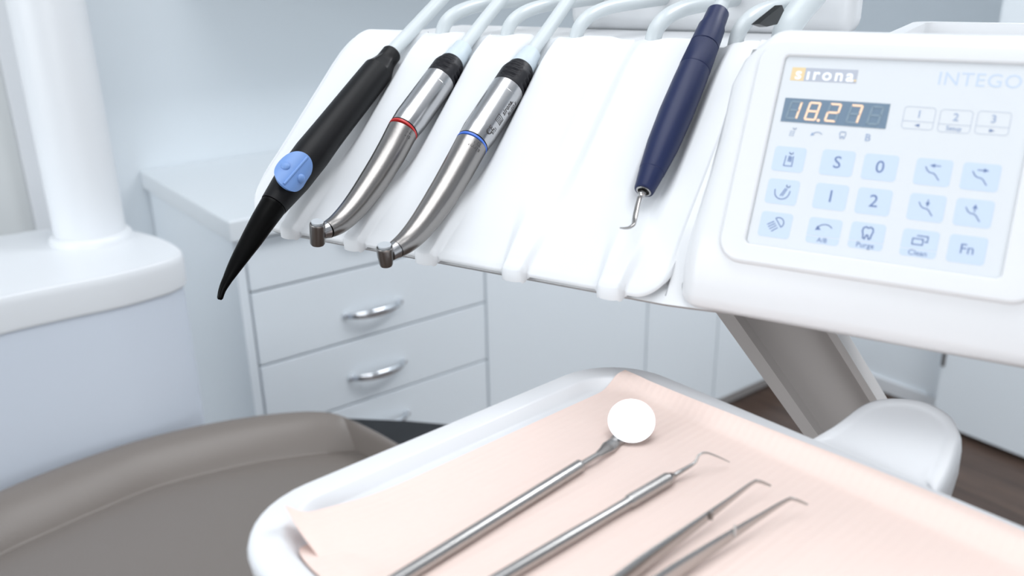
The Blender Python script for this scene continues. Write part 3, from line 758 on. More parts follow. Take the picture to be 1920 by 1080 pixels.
def contra_angle(a, name, label, sleeve, blk0, mot0, ring, neckpx, neckw, head_top, head_bot, hw, band, hosepx, idx, taper, long_text):
    c_sl, c_b, c_m, c_r = (PA(*p, a) for p in (sleeve, blk0, mot0, ring))
    ax = (c_r - c_m).normalized()                # towards the head
    # keep the straight parts on one line
    def on(p): return c_m + ax * (p - c_m).dot(ax)
    c_sl, c_b = on(c_sl), on(c_b)
    root = thing(name, label, 'handpiece', None, M=Mx.Translation(c_m) @ ax.to_track_quat('X', 'Z').to_matrix().to_4x4(), group=None)
    R = taper['R']
    Lm = (c_r - c_m).length
    view = (CAM - c_m).normalized()
    bm = bmesh.new(); add_lathe(bm, c_m, ax, [(0, R * .96), (.0004, R), (.0075, R), (.0077, R * .992), (.0080, R), (Lm - .011, R), (Lm - .0085, R * .995), (Lm - .005, R * .965), (Lm - .0014, R * .94), (Lm - .0006, R * .93)], seg=48)
    motor = obj('motor', bm, 'satin_steel', root, label='bright steel motor sleeve')
    bm = bmesh.new(); add_lathe(bm, c_m, ax, [(Lm - .0010, R * .90), (Lm + .0002, R * .90)], seg=48); obj('seal_ring', bm, 'black_rubber', root)
    bm = bmesh.new(); add_lathe(bm, c_m, ax, [(Lm + .0002, R * .90), (Lm + .0003, R * .935), (Lm + .0016, R * .935), (Lm + .0017, R * .92)], seg=48); obj('colour_band', bm, band, root, label=('red' if 'red' in band else 'blue') + ' colour band')
    # black coupling with finger ridges
    Lb = (c_m - c_b).length
    bm = bmesh.new()
    seg = 64; loops = []
    NN = 36
    for i in range(NN + 1):
        t = i / NN; d = -Lb * (1 - t); 
        rb = R * (.80 + .19 * sm(t, 0, .45)) - R * .06 * (1 - sm(t, 0, .06))
        loop = []
        nrm = (view - view.dot(ax) * ax).normalized(); bi = ax.cross(nrm)
        for k in range(seg):
            th = 2 * PI * k / seg
            w_ = (1 - sm(abs(((th * 4 / (2 * PI)) + .5) % 1 - .5), .22, .34)) * sm(t, .18, .26) * (1 - sm(t, .84, .92))
            rr_ = rb - R * .10 * w_ * (.5 + .5 * math.cos(2 * PI * (t - .2) * 5.0))
            loop.append(c_m + ax * d + (nrm * math.cos(th + .5) + bi * math.sin(th + .5)) * rr_)
        loops.append(loop)
    add_loft(bm, loops); obj('coupling', bm, 'black_rubber', root, label='black ridged coupling')
    Ls = (c_b - c_sl).length
    bm = bmesh.new(); add_lathe(bm, c_b, -ax, [(-.001, R * .70), (.0004, R * .74), (Ls * .45, R * .715), (Ls * .5, R * .66), (Ls * .97, R * .63), (Ls, R * .56)], seg=32); obj('hose_sleeve', bm, 'sleeve_grey', root, label='pale grey hose sleeve')
    # neck: tapered, bending up towards the head
    pts = [c_r + ax * .0017] + path_px(a, neckpx)
    rads = [R * .925] + [px2m(p, w_) for p, w_ in zip(pts[1:], neckw)]
    sp = smooth_path(pts, 9); sr = lerp_list(rads, 9)
    bm = bmesh.new(); add_tube(bm, sp, sr, 40, ref=V((0, 0, 1))); neck = obj('neck', bm, 'brushed_steel', root, label='tapered dark steel neck')
    # head cylinder
    ht, hb = PA(*head_top, a), PA(*head_bot, a); dpt = (ht - CAM).dot(c2w(V((0, 0, 1)))); hb = at_depth(*head_bot, dpt); vw_ = (CAM - ht).normalized(); iu = (ht - hb); iu = (iu - iu.dot(vw_) * vw_); hL = iu.length / math.cos(.50); hx = (iu.normalized() * math.cos(.50) + vw_ * math.sin(.50)).normalized(); hb = ht - hx * hL
    hr = px2m(ht, hw); k0 = taper['head']
    bm = bmesh.new(); add_lathe(bm, hb, hx, [(0, hr * k0 * .72), (.0004, hr * k0 * .9), (.0014, hr * k0), (hL * .5, hr * (k0 * .3 + .7)), (hL - .0012, hr), (hL - .0003, hr * .98), (hL, hr * .95), (hL, hr * .86), (hL - .0010, hr * .85)], seg=40)
    obj('head', bm, 'brushed_steel', root, label='short upright cylinder head')
    bm = bmesh.new(); add_lathe(bm, ht, hx, [(-.0010, hr * .74), (.0009, hr * .76), (.0010, hr * .80), (.0013, hr * .80), (.0015, hr * .76)], seg=40)
    bg_ = bmesh.new(); add_lathe(bg_, ht, hx, [(-.0012, hr * .86), (-.0006, hr * .86)], seg=40); obj('button_gap', bg_, 'dark_cavity', root)
    obj('push_button', bm, 'button_steel', root, label='pale round push button on top of the head')
    bm = bmesh.new(); hm = hb + hx * hL * .52; ed = (sp[-1] - hm)
    add_tube(bm, [hm + ed * .35, hm + ed * .72, sp[-1] - ed * 0.02], [hr * .95, hr * 1.0, sr[-1] * .97], 28); obj('head_collar', bm, 'satin_steel', root)
    # hose
    hp = [c_sl + ax * .004, c_sl - ax * .006] + [PA(x, y, a) for x, y in hosepx]
    bm = bmesh.new(); add_tube(bm, smooth_path(hose_path(a, hp, NOTCH[idx], idx), 8), .0046, 18); obj('hose', bm, 'hose_clear', root, label='pale translucent hose')
    # engraved marks, read from the tail side
    upn = view
    i0 = sp[1]; axn = (sp[3] - sp[0]).normalized()
    wrap_text('sirona', .0042, c_r + axn * .0077, axn, sr[3] * 1.008, -4, False, root, spacing=1.15, refv=upn)
    wrap_text('T2 Line', .0030, c_r + axn * .0040, axn, sr[1] * 1.006, -4, False, root, spacing=1.1, refv=upn)
    return root, c_m, ax, R, view, sp, sr

hp1 = contra_angle(SLOT[1], 'handpiece', 'steel handpiece with a red band, beside the black syringe', (869, 89), (849, 118), (824, 151), (756.7, 243),
    [(731, 290), (700, 340), (666, 387), (637, 417), (614, 431)], [57, 54, 48, 41, 33], (595, 419), (595.5, 459), 29.5, 'red_band', [(905, 42), (942, -4)], 1, {'R': .0108, 'head': .97}, False)
hp2 = contra_angle(SLOT[2], 'handpiece', 'steel handpiece with a blue band and printed marks on its motor', (996, 100), (978, 129), (951, 169), (885.5, 269),
    [(857, 320), (826, 372), (792, 421), (766, 450), (742, 468)], [61, 58, 51, 44, 35], (721, 463), (724.5, 499), 32, 'blue_band', [(1035, 45), (1066, 0)], 2, {'R': .0110, 'head': .80}, True)
root, c_m, ax, R, view, sp, sr = hp2
Lm = 0
for s, size, d, ang, al in (('BL ISO E', .0030, .0165, 42, True), ('sirona', .0044, .0200, 24, True), ('0123', .0026, .0395, 34, True), ('CE', .0052, .0400, 16, True)):
    pass
def motor_text(s, size, d, ang, spacing=1.0):
    # reads along the barrel, towards the head
    nrm = (view - view.dot(ax) * ax).normalized(); bi = ax.cross(nrm)
    def fn(p):
        th = math.radians(ang) - p.y / R
        return c_m + ax * (d - p.x) + (nrm * math.cos(th) + bi * math.sin(th)) * (R * 1.002 + p.z)
    obj('lettering', text_bm(s, size, None, .00003, spacing, depth=.00003, fn=fn), 'engraving', root, smooth=False)
sgn = 1
nrm = (view - view.dot(ax) * ax).normalized(); bi = ax.cross(nrm)
sgn = 1 if bi.dot(c2w(V((1, 0, 0)))) > 0 else -1
def motor_text2(s, size, d, ang, spacing=1.0, bold=0):
    def fn(p):
        th = sgn * (math.radians(ang) + p.x / R)
        return c_m + ax * (d + p.y) + (nrm * math.cos(th) + bi * math.sin(th)) * (R * 1.002 + p.z)
    obj('lettering', text_bm(s, size, None, .00003, spacing, depth=.00003, fn=fn, bold=bold), 'engraving', root, smooth=False)
# lines of print run round the barrel, heads pointing to the coupling
def motor_print(s, size, d, ang, spacing=1.0, bold=0):
    def fn(p):
        th = sgn * (math.radians(ang) - p.y / R)
        return c_m + ax * (d - p.x) + (nrm * math.cos(th) + bi * math.sin(th)) * (R * 1.002 + p.z)
    obj('lettering', text_bm(s, size, None, .00003, spacing, depth=.00003, fn=fn, bold=bold), 'engraving', root, smooth=False)
motor_print('sirona.', .0044, .0185, 34, 1.1, .00012)
motor_print('BL ISO E', .0030, .0155, 54, 1.05)
motor_print('0123', .0026, .0392, 40, 1.0)
motor_print('CE', .0052, .0415, 26, 1.0, .0001)
# small framed box of marks
bm = bmesh.new()
def mp(x, y, z): 
    th = sgn * (math.radians(33) - y / R); return c_m + ax * (.0302 - x) + (nrm * math.cos(th) + bi * math.sin(th)) * (R * 1.002 + z)
def mrect(x0, y0, x1, y1):
    n = 6
    lo = []
    for i in range(n): 
        ya, yb = y0 + (y1 - y0) * i / n, y0 + (y1 - y0) * (i + 1) / n
        f = [bm.verts.new(mp(*q, .00006)) for q in ((x0, ya), (x1, ya), (x1, yb), (x0, yb))]; bm.faces.new(f)
for q in ((-.0027, -.0027, .0027, -.0023), (-.0027, .0023, .0027, .0027), (-.0027, -.0027, -.0023, .0027), (.0023, -.0027, .0027, .0027), (-.0015, -.0012, -.0011, .0016), (-.0003, -.0012, .0001, .0016), (.0009, -.0012, .0013, .0016), (-.0018, -.0019, .0014, -.0015)): mrect(*q)
obj('marking', bm, 'engraving', root, smooth=False)

# ------------------------------------------------------------------ air-water syringe
a = SLOT[0]
g0, g1, gb, gj = (PA(*p, a) for p in ((735, 99), (703, 140), (620.7, 243), (513.5, 384)))
ax = (gb - g1).normalized()
syr = thing('air_water_syringe', 'black air and water syringe with a round blue button, leftmost instrument', 'syringe', None, M=Mx.Translation(g1) @ ax.to_track_quat('X', 'Z').to_matrix().to_4x4())
def onl(p): return g1 + ax * (p - g1).dot(ax)
g0 = onl(g0)
bm = bmesh.new()
pts = [g1 - ax * .0002, g1 + ax * .0006, gb, PA(585, 289, a), PA(550, 335, a), gj]
wds = [54, 57, 63, 68, 66, 52]
sp = smooth_path(pts, 8); sr = lerp_list([px2m(p, w_) for p, w_ in zip(pts, wds)], 8)
add_tube(bm, sp, sr, 44, ref=V((0, 0, 1))); obj('grip', bm, 'black_plastic', syr)
bm = bmesh.new()
npx = [(513, 384.8), (493, 415), (472.5, 448), (446, 490), (427, 523), (417, 543), (412.5, 559)]
pts = [PA(*p, a) for p in npx]; wds = [50.5, 46, 40, 29.5, 19, 14, 11]
sp2 = smooth_path(pts, 8); sr2 = lerp_list([px2m(p, w_) for p, w_ in zip(pts, wds)], 8)
add_tube(bm, [sp2[0] - (sp2[1] - sp2[0]) * .4] + sp2 + [sp2[-1] + (sp2[-1] - sp2[-2]).normalized() * .001], [sr2[0] * .95] + sr2 + [sr2[-1] * .6], 36, ref=V((0, 0, 1))); obj('nozzle', bm, 'black_gloss', syr, label='glossy black tapering nozzle')
# flared six sided collar and tail
L0 = (g1 - g0).length
bm = bmesh.new(); nrm = (CAM - g1).normalized(); nrm = (nrm - nrm.dot(ax) * ax).normalized(); bi = ax.cross(nrm)
loops = []
Rg = px2m(g1, 56); Rt = px2m(g0, 37)
for i in range(25):
    t = i / 24; d = -L0 * t; hexk = sm(t, .04, .20) * (1 - sm(t, .55, .75)); rb = Rg + (Rt - Rg) * sm(t, .10, .66)
    if t > .97: rb *= .93
    loop = []
    for k in range(72):
        th = 2 * PI * k / 72; ph = (th + .35) % (PI / 3) - PI / 6
        hexr = rb * .92 / math.cos(ph); r_ = rb * (1 - hexk) + min(hexr, rb * 1.04) * hexk
        loop.append(g1 + ax * d + (nrm * math.cos(th) + bi * math.sin(th)) * r_)
    loops.append(loop)
add_loft(bm, loops); obj('hose_collar', bm, 'black_plastic', syr, angle=25, label='black faceted collar')
# blue rocker disc wrapped on the grip
cb = PA(541, 330, a); bc = at_depth(548, 322, (cb - CAM).dot(c2w(V((0, 0, 1)))) - .009)
vw = (CAM - bc).normalized()
ad2 = (sp[34] - sp[18]).normalized() if len(sp) > 34 else ax
ad2 = (gj - gb).normalized()
nb = (vw - vw.dot(ad2) * ad2).normalized(); tb = ad2.cross(nb)
if tb.dot(c2w(V((1, 0, 0)))) < 0: tb = -tb
ctr = cb
tilt = math.radians(-6)
nb2 = nb * math.cos(tilt) - tb * math.sin(tilt); tb2 = tb * math.cos(tilt) + nb * math.sin(tilt)
def srad(x):
    p = ctr + ad2 * x
    best = min(range(len(sp)), key=lambda i: (sp[i] - p).length); return sr[best], sp[best]
RDX, RDY = .0140, .0122
def disc_pt(x, y, lift):
    Rr = px2m(cb, 67); th = y / Rr
    base = ctr + ad2 * x
    return base + (nb2 * math.cos(th) + tb2 * math.sin(th)) * (Rr + lift)
bm = bmesh.new(); rings = []
for i in range(13):
    t = min(1, i / 11); lift = -.0012 if i == 12 else .0009 * (1 - .15 * t ** 6)
    if i == 12: t = 1.005
    rings.append([disc_pt(RDX * t * math.cos(2 * PI * k / 56), RDY * t * math.sin(2 * PI * k / 56), lift) for k in range(56)])
R_ = [[bm.verts.new(p) for p in L] for L in rings[1:]]
c0 = bm.verts.new(rings[0][0])
for k in range(56): bm.faces.new((c0, R_[0][k], R_[0][(k + 1) % 56]))
for r0, r1 in zip(R_[:-1], R_[1:]):
    for k in range(56): bm.faces.new((r0[k], r1[k], r1[(k + 1) % 56], r0[(k + 1) % 56]))
disc = obj('rocker_button', bm, 'blue_button', syr, angle=60, label='round blue rocker button')
bm = bmesh.new()
rp = [disc_pt(x, .0002 - x * .05, .0008) for x in [(-.0125 + .025 * i / 14) for i in range(15)]]
add_tube(bm, rp, [.0010] * 15, 10); obj('rocker_ridge', bm, 'blue_button', disc)
for (x, y) in ((.0012, -.0062), (.0012, .0058)):
    bm = bmesh.new(); c = disc_pt(x, y, .0006); nn = (disc_pt(x, y, .01) - c).normalized()
    add_lathe(bm, c, nn, [(-.0004, .0031)] + [(.0019 * math.sin(t * PI / 16), .0031 * math.cos(t * PI / 16)) for t in range(0, 8)] + [(.0019, .0002)], seg=24)
    obj('rocker_bump', bm, 'blue_button', disc)
hp = [g0 + ax * .004, g0 - ax * .008, PA(786, 43, a), PA(829, -3, a)]
bm = bmesh.new(); add_tube(bm, smooth_path(hose_path(a, hp, NOTCH[0], 0), 8), .0050, 18); obj('hose', bm, 'hose_clear', syr, label='pale translucent hose')

# ------------------------------------------------------------------ ultrasonic scaler
a = SLOT[4]
s_top, s_w, s_r0, s_r1, s_g, s_e = (PA(*p, a) for p in ((1346, 16), (1333, 50), (1320, 87), (1302, 132), (1221, 323), (1207, 358)))
ax = (s_e - s_r0).normalized()
def onl(p): return s_r0 + ax * (p - s_r0).dot(ax)
dist = lambda p: (p - s_r0).dot(ax)
scl = thing('scaler', 'navy blue scaler with a hooked steel tip, beside the keypad', 'scaler', None, M=Mx.Translation(s_r0) @ ax.to_track_quat('X', 'Z').to_matrix().to_4x4())
dT, dW, d1_, dG, dE = dist(s_top), dist(s_w), dist(s_r1), dist(s_g), dist(s_e)
rW, rR, rG, rE, rT = px2m(s_w, 51), px2m(s_r0, 55), px2m(s_g, 48), px2m(s_e, 37), px2m(s_top, 42)
rM = px2m(s_r1, 60)
bm = bmesh.new(); add_lathe(bm, s_r0, ax, [(dT, rT * .86), (dT + .0012, rT), (dW - .003, rT * 1.06), (dW, rW), (-.0005, rR), (-.0002, rR * .96)], seg=44); obj('tail_cap', bm, 'navy_plastic', scl)
bm = bmesh.new(); loops = []
for i, (d, r_) in enumerate(((0, rR * .97), (.0006, rR * 1.0), (d1_ - .0006, rM), (d1_, rM * .97))):
    nrm = ax.orthogonal().normalized(); bi = ax.cross(nrm)
    loops.append([s_r0 + ax * d + (nrm * math.cos(2 * PI * k / 144) + bi * math.sin(2 * PI * k / 144)) * r_ * (1 if k % 2 else .974) for k in range(144)])
add_loft(bm, loops); obj('grip_ring', bm, 'navy_plastic', scl, angle=60, label='fine ribbed navy ring')
bm = bmesh.new(); add_lathe(bm, s_r0, ax, [(d1_, rM * .95), (d1_ + .0003, rM * .99), (d1_ + .01, rM * 1.02), (d1_ + (dG - d1_) * .45, rM * 1.04), (d1_ + (dG - d1_) * .75, rM * .96), (dG - .0008, rG * 1.03), (dG - .0003, rG * .98)], seg=44); obj('grip', bm, 'navy_plastic', scl)
bm = bmesh.new(); add_lathe(bm, s_r0, ax, [(dG - .0003, rG * .98), (dG, rG * 1.0), (dE - .0008, rE * 1.04), (dE, rE * .98), (dE + .0001, rE * .80), (dE - .004, rE * .74)], seg=44); obj('nose_cone', bm, 'navy_plastic', scl)
bm = bmesh.new(); add_lathe(bm, s_r0, ax, [(dE - .0035, rE * .79), (dE + .0004, rE * .79), (dE + .0005, rE * .62), (dE - .003, rE * .56)], seg=32); obj('nose_liner', bm, 'tool_steel', scl)
bm = bmesh.new(); add_lathe(bm, s_r0, ax, [(dE - .0034, rE * .60), (dE - .0012, rE * .58), (dE - .001, .0002)], seg=32); obj('nose_cavity', bm, 'dark_cavity', scl)
t0 = onl(s_e)
bm = bmesh.new(); c2 = PA(1198, 373, a); x2 = (c2 - t0).normalized(); add_lathe(bm, t0 - x2 * .002, x2, [(0, .0016), (.0035, .0017), (.0037, .0021), (.0055, .0021), (.0060, .0013), (.0068, .0012)], seg=8); obj('tip_nut', bm, 'tool_steel', scl)
tp_ = [(1199, 371), (1195, 386), (1192, 400), (1189.5, 413), (1187.5, 421), (1180, 426.5), (1171, 428), (1161, 427)]
pts = smooth_path([PA(*p, a + .0016 * min(i, 4)) for i, p in enumerate(tp_)], 7)
bm = bmesh.new(); add_tube(bm, pts, lerp_list([.0013, .0013, .0014, .0013, .0011, .0008, .0006, .0003], 7), 14); obj('tip', bm, 'brushed_steel', scl, label='bright hooked tip')
hp = [onl(s_top) + ax * .004, onl(s_top) - ax * .006, PA(1356, -8, a)]
bm = bmesh.new(); add_tube(bm, smooth_path(hose_path(a, hp, NOTCH[4], 4), 8), .0046, 18); obj('hose', bm, 'hose_clear', scl, label='pale translucent hose')
# hose of the empty fourth slot
am = NOTCH[3]
bm = bmesh.new()
add_tube(bm, smooth_path([H(am + .050, .46, .32), H(am + .044, .43, .25), H(am + .036, .40, .19), H(am + .030, .385, .160)] + notch_run(am), 8), .0052, 18)
ho = recentre(obj('instrument_hose', bm, 'hose_clear'), H(am, .15, .1)); tag(ho, 'pale spare hose curving up from the notch left of the navy scaler', 'hose')

# ------------------------------------------------------------------ room
YF = 1.494                      # front plane of the back cabinets
YW = 2.005                      # back wall
XL = .4987                      # left end of the back cabinets
XR = 2.42                       # front plane of the cabinets along the right wall
ZC = .883
def box_obj(name, lo, hi, mt, parent=None, bev=.002, seg=2, label=None):
    bm = bmesh.new(); add_box(bm, lo, hi, bev, seg); return obj(name, bm, mt, parent, label=label)
o = struct(box_obj('floor', (-2.4, -3.2, -.05), (3.2, YW + .1, 0), 'wood_floor', bev=0))
o = struct(box_obj('wall_back', (-2.4, YW, 0), (3.2, YW + .1, 2.6), 'wall_paint', bev=0))
o = struct(box_obj('wall_right', (3.0, -3.2, 0), (3.1, YW, 2.6), 'wall_paint', bev=0))
o = struct(box_obj('ceiling', (-2.4, -3.2, 2.6), (3.2, YW + .1, 2.7), 'ceiling_paint', bev=0))
# grey door and white frame on the back wall, left
pdl = at_y(40, 300, YW - .02); pdr = at_y(80, 300, YW - .03)
x_tr0 = at_y(28, 250, YW - .02).x; x_tr1 = at_y(66, 250, YW - .03).x
d = struct(box_obj('door_1', (x_tr0 - .95, YW - .02, .0), (x_tr0, YW - .002, 2.05), 'wall_grey'))
t = struct(box_obj('trim_1', (x_tr0, YW - .045, 0), (x_tr0 + .085, YW - .001, 2.12), 'unit_white'))

# drawer cabinet
X1 = at_y(911, 560, YF).x; X2 = at_y(1213, 620, YF).x; X3 = at_y(1342, 680, YF).x
zk = .065
dc_ = thing('drawer_cabinet', 'pale blue-grey drawer unit behind the black syringe, leftmost under the worktop', 'drawer cabinet', (XL, YF, 0))
zt = ZC - .042
bm = bmesh.new()
add_box(bm, (XL + .006, YF + .004, zk), (XL + .024, YW - .004, zt), .001)
add_box(bm, (X1 - .02, YF + .021, zk), (X1 - .003, YW - .004, zt), .001)
add_box(bm, (XL + .024, YF + .02, zk), (X1 - .02, YW - .004, zt - .002), 0)
add_box(bm, (XL + .03, YF + .06, .0), (X1 - .003, YW - .02, zk), 0)
obj('carcass', bm, 'cabinet_white', dc_)
bm = bmesh.new(); add_box(bm, (XL + .026, YF + .0185, zk + .01), (X1 - .006, YF + .0200, zt - .002), 0); obj('shadow_gap', bm, 'cabinet_dark_gap', dc_)
z1, z2, z3 = at_y(445, 556, YF).z, at_y(465, 695, YF).z, at_y(620, 772, YF).z
zs = [zt - .006, z1, z2, z3, .30, zk + .004]
for i in range(5):
    zt_, zb_ = zs[i] - (.0022 if i else 0), zs[i + 1] + .0022
    f = box_obj('drawer', (XL + .026, YF, zb_), (X1 - .0025, YF + .018, zt_), 'cabinet_white', dc_, .002)
    xa, xb = at_y(655, 580, YF - .02).x, at_y(757, 556, YF - .02).x
    zc = [at_y(705, 576, YF).z, at_y(705, 576, YF).z, at_y(707, 692, YF).z, (z3 + .30) / 2 + .012, .19][i]
    if i == 0: zc = (zs[0] + zs[1]) / 2 + .028
    zc = [zc, zc, zc, zc, zc][i]
    bm = bmesh.new()
    pts = [V((xa + (xb - xa) * t, YF - .004 - .024 * math.sin(PI * t) ** .6, zc)) for t in [k / 16 for k in range(17)]]
    add_tube(bm, pts, [.0045 + .0025 * math.sin(PI * k / 16) for k in range(17)], 14, ref=V((0, 0, 1)), squash=[(1.25, .7)] * 17)
    for xx in (xa, xb): add_lathe(bm, V((xx, YF + .001, zc)), V((0, -1, 0)), [(0, .008), (.006, .0065), (.008, .004)], seg=14)
    obj('handle', bm, 'chrome', f, label='chrome bow handle')
# cupboards of the same run
def cupboard(x0, x1, label, nm='base_cupboard'):
    c = thing(nm, label, 'cupboard', (x0, YF, 0), group=None)
    bm = bmesh.new()
    add_box(bm, (x0 + .001, YF + .021, zk), (x1 - .001, YW - .004, zt - .001), 0); add_box(bm, (x0, YF + .06, 0), (x1, YW - .02, zk), 0)
    obj('carcass', bm, 'cabinet_white', c)
    bm = bmesh.new(); add_box(bm, (x0 + .001, YF + .0185, zk + .01), (x1 - .001, YF + .0205, zt - .003), 0); obj('shadow_gap', bm, 'cabinet_dark_gap', c)
    box_obj('door', (x0 + .0025, YF, zk + .004), (x1 - .0025, YF + .018, zt - .006), 'cabinet_white', c, .002)
    return c
cupboard(X1, X2, 'wide plain cupboard right of the drawer unit, under the handpiece head')
cupboard(X2, X3, 'narrow plain cupboard between the wide cupboard and the corner cupboard')
cupboard(X3, XR + .05, 'corner cupboard seen past the grey support arm')
bm = bmesh.new()
add_box(bm, (XL - .006, YF - .022, ZC - .040), (XR + .62, YW - .001, ZC), .004, 3)
wt = recentre(obj('worktop', bm, 'counter_white'), V((XL, YF, ZC - .04))); tag(wt, 'white worktop slab over the drawer unit and cupboards', 'worktop')
bm = bmesh.new(); add_box(bm, (XL + .03, YF + .05, .0), (XR, YF + .0595, zk - .002), .001)
struct(obj('baseboard_back', bm, 'arm_white'))
# wall cupboard above, out of frame: shades the wall under it
bm = bmesh.new(); wx0 = .62
wc_ = thing('wall_cupboard', 'white wall cupboard hung high above the worktop', 'cupboard', (wx0, YW, 1.32))
add_box(bm, (wx0, YW - .38, 1.32), (2.05, YW - .002, 2.1), .002); obj('carcass', bm, 'wall_grey', wc_)
for k in range(3):
    box_obj('door', (wx0 + .003 + k * .4766, YW - .40, 1.325), (wx0 + (k + 1) * .4766 - .003, YW - .381, 2.095), 'wall_grey', wc_)

# cabinets along the right wall
YS = at_x(1786, 680, XR).y
sb = thing('side_cabinet', 'pale cabinet with a white plinth line, behind the grey support arm', 'cabinet', (XR, YS, 0))
bm = bmesh.new(); add_box(bm, (XR + .004, YS + .004, .03), (3.0, YF - .03, ZC - .04), .001); obj('carcass', bm, 'cabinet_white', sb)
bm = bmesh.new(); add_box(bm, (XR - .006, YS + .004, .006), (XR + .012, YF - .03, .05), .002); obj('plinth', bm, 'unit_white', sb)
bm = bmesh.new(); yv = at_x(1742, 690, XR).y; add_box(bm, (XR - .002, YS + .003, .055), (XR + .004, yv - .004, ZC - .045), .001); obj('door', bm, 'cabinet_white', sb)
XR2 = XR - .085
tc_ = thing('tall_cupboard', 'pale tall cupboard at the right behind the tray, with a dark grip slot', 'cupboard', (XR2, YS, 0))
bm = bmesh.new(); add_box(bm, (XR2 + .02, YS - 1.3, .028), (2.998, YS - .006, 2.1), .001); add_box(bm, (XR2 + .05, YS - 1.28, 0), (2.98, YS - .03, .03), 0); obj('carcass', bm, 'cabinet_white', tc_)
dy0_, dy1_ = YS - .75, YS - .008
box_obj('door', (XR2, dy0_, .018), (XR2 + .019, dy1_, 2.09), 'cabinet_white', tc_, .002)
g0_ = at_x(1787, 664, XR2); g1_ = at_x(1784, 692, XR2)
bm = bmesh.new(); add_box(bm, (XR2 - .004, dy1_ - .010, g1_.z), (XR2 + .002, dy1_ + .0, g0_.z + .12), .001); obj('grip_slot', bm, 'cabinet_dark_gap', tc_, label='dark grip slot')

# ------------------------------------------------------------------ water unit at the left with white column
UZ = .94
cp = [(-420, 660), (-200, 606), (0, 557), (120, 532), (222, 512), (300, 492), (328, 482), (341, 474), (338, 464), (318, 452), (289, 441), (239, 430), (160, 427), (67, 431), (0, 441), (-200, 462), (-420, 490)]
cl = smooth_path([at_z(x, y, UZ) for x, y in cp] , 6)
cen = sum(cl, V()) / len(cl)
tu = thing('water_unit', 'white treatment unit with a tall column at the left, behind the brown chair', 'treatment unit', (cen.x, cen.y, 0))
def cloop(k, z): return [V((cen.x + (p.x - cen.x) * k, cen.y + (p.y - cen.y) * k, z)) for p in cl]
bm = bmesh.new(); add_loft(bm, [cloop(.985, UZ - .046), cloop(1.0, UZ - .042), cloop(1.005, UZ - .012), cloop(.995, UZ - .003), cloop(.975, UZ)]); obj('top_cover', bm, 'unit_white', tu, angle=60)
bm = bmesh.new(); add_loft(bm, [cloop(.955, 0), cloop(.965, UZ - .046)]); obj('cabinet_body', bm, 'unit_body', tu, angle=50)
cb_ = at_z(172, 448, UZ); rc = 62 * (cb_ - CAM).dot(c2w(V((0, 0, 1)))) / F
bm = bmesh.new(); add_lathe(bm, cb_, V((0, 0, 1)), [(0, rc), (1.25, rc * .98)], seg=56); obj('column', bm, 'unit_white', tu)
bm = bmesh.new(); add_lathe(bm, cb_, V((0, 0, 1)), [(0, rc * 1.17), (.006, rc * 1.16), (.010, rc * 1.10), (.012, rc * 1.0)], seg=56); obj('column_flange', bm, 'unit_white', tu)

# ------------------------------------------------------------------ patient chair
Z1 = .715
op = [(-420, 1160), (-300, 1085), (-150, 997), (0, 920), (100, 879), (180, 850), (270, 822), (370, 798), (470, 781), (550, 773), (600, 773), (632, 781), (670, 802), (735, 838), (850, 905), (1000, 1000), (1120, 1120), (1160, 1260), (1000, 1420), (600, 1480), (100, 1460), (-250, 1400), (-420, 1300)]
ip = [(-330, 1240), (-230, 1170), (-120, 1103), (0, 1034), (100, 988), (180, 953), (280, 912), (380, 884), (470, 864), (550, 851), (610, 844), (670, 840), (715, 841), (765, 868), (850, 935), (950, 1020), (1020, 1120), (1040, 1220), (920, 1330), (580, 1380), (130, 1370), (-150, 1340), (-290, 1290)]
ol = [at_z(x, y, Z1) for x, y in op]; il = [at_z(x, y, Z1 - .035) for x, y in ip]
ol = smooth_path(ol + [ol[0]], 6)[:-1]; il = smooth_path(il + [il[0]], 6)[:-1]
oc = sum(ol, V()) / len(ol)
chr_ = thing('patient_chair', 'brown leather patient chair in front of the white water unit, lower left', 'chair', (oc.x, oc.y, 0))
def chl(k, t, dz=0):
    out = []
    for p, q in zip(ol, il):
        b = p + (q - p) * t; b = oc + (b - oc) * k; out.append(V((b.x, b.y, (p.z if t == 0 else p.z + (q.z - p.z) * t) + dz)))
    return out
bm = bmesh.new()
loops = [chl(.97, 0, -.11), chl(1.0, 0, -.09), chl(1.0, 0, -.02), chl(1.0, 0, -.006), chl(1, .05, .003), chl(1, .14, .009), chl(1, .3, .013), chl(1, .5, .014), chl(1, .68, .011), chl(1, .82, .006), chl(1, .92, .0015), chl(1, .975, -.003), chl(1, 1.0, -.005)]
i1 = [p.copy() for p in loops[-1]]; ic = sum(i1, V()) / len(i1)
for k, dz in ((.975, .001), (.93, .004), (.8, .006), (.5, .007), (.1, .007)): loops.append([ic + (p - ic) * k + V((0, 0, dz)) for p in i1])
add_loft(bm, loops); obj('cushion', bm, 'leather_brown', chr_, angle=80)
bm = bmesh.new()
bp_ = [at_z(x, y, .70) for x, y in ((640, 784), (760, 789), (900, 801), (980, 880), (1000, 960), (820, 900), (738, 846), (672, 808))]
add_loft(bm, [[p + V((0, 0, -.12)) for p in bp_], bp_]); obj('base_shell', bm, 'chair_black', chr_, smooth=False, label='black shell beneath the cushion')
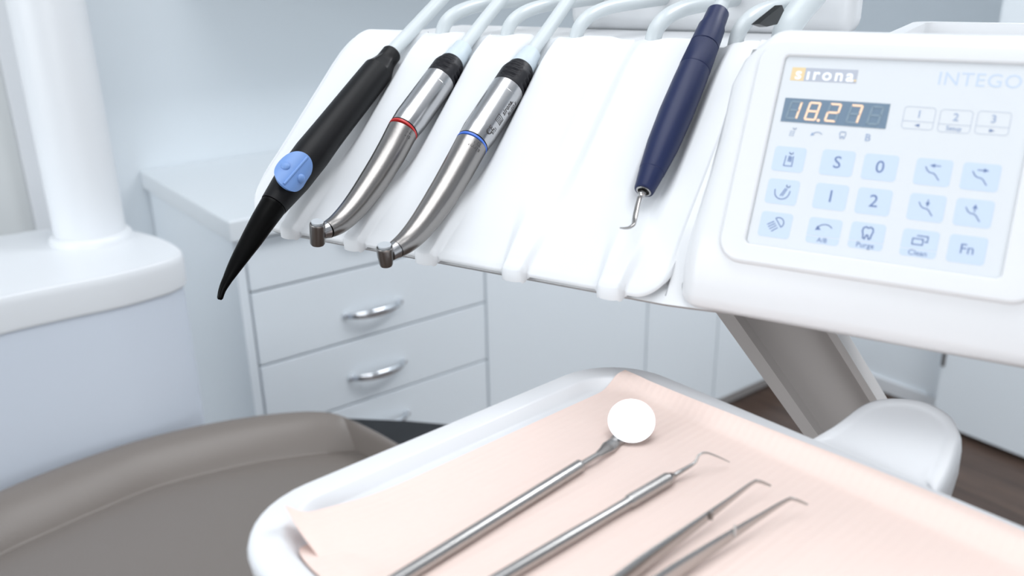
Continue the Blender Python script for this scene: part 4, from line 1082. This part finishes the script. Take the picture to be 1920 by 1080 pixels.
bm = bmesh.new(); pc = V((oc.x, oc.y, 0)); add_lathe(bm, pc, V((0, 0, 1)), [(0, .24), (.03, .24), (.05, .12), (.50, .10), (.60, .14), (.62, .14)], seg=40); obj('pedestal', bm, 'chair_black', chr_)

# ------------------------------------------------------------------ light
def area(name, loc, target, size, power, col=(1, 1, 1), sy=None):
    l = bpy.data.lights.new(name, 'AREA'); l.energy = power; l.color = col; l.size = size
    if sy: l.shape = 'RECTANGLE'; l.size_y = sy
    o = bpy.data.objects.new(name, l); COL.objects.link(o); o.location = loc
    o.rotation_euler = (V(target) - V(loc)).to_track_quat('-Z', 'Y').to_euler(); return o
area('ceiling_lamp', (.3, .25, 2.55), (.3, .25, 0), .9, 14, (.96, .98, 1), 1.2)
area('ceiling_lamp', (1.9, .2, 2.55), (1.9, .2, 0), 1.2, 30, (.96, .98, 1), .6)
area('window_fill_light', (-.6, -2.6, 1.8), (1.2, 1.6, .6), 1.6, 27, (.95, .98, 1), 1.4)  # added fill behind the camera to brighten cabinet fronts, not a window
area('window_fill_light', (-2.2, .6, 1.7), (.6, .9, 1.0), 1.8, 36, (.93, .97, 1), 1.5)
w_ = bpy.data.worlds.new('world'); SC.world = w_; w_.use_nodes = True
bg = w_.node_tree.nodes['Background']; bg.inputs['Color'].default_value = (.86, .93, 1.0, 1); bg.inputs['Strength'].default_value = .55

# ------------------------------------------------------------------ camera
cam = bpy.data.cameras.new('camera'); co = bpy.data.objects.new('camera', cam); COL.objects.link(co)
R_, Dw, Fw = c2w(V((1, 0, 0))), c2w(V((0, 1, 0))), c2w(V((0, 0, 1)))
co.matrix_world = Mx(((R_.x, -Dw.x, -Fw.x, 0), (R_.y, -Dw.y, -Fw.y, 0), (R_.z, -Dw.z, -Fw.z, CZ), (0, 0, 0, 1)))
cam.sensor_width = 36; cam.lens = F / 1920 * 36; cam.clip_start = .02; cam.clip_end = 30
cam.dof.use_dof = True; cam.dof.focus_distance = .55; cam.dof.aperture_fstop = 7.0
SC.camera = co
SC.view_settings.view_transform = 'Standard'; SC.view_settings.look = 'None'; SC.view_settings.gamma = 1
SC.view_settings.use_curve_mapping = False; SC.view_settings.exposure = -0.06
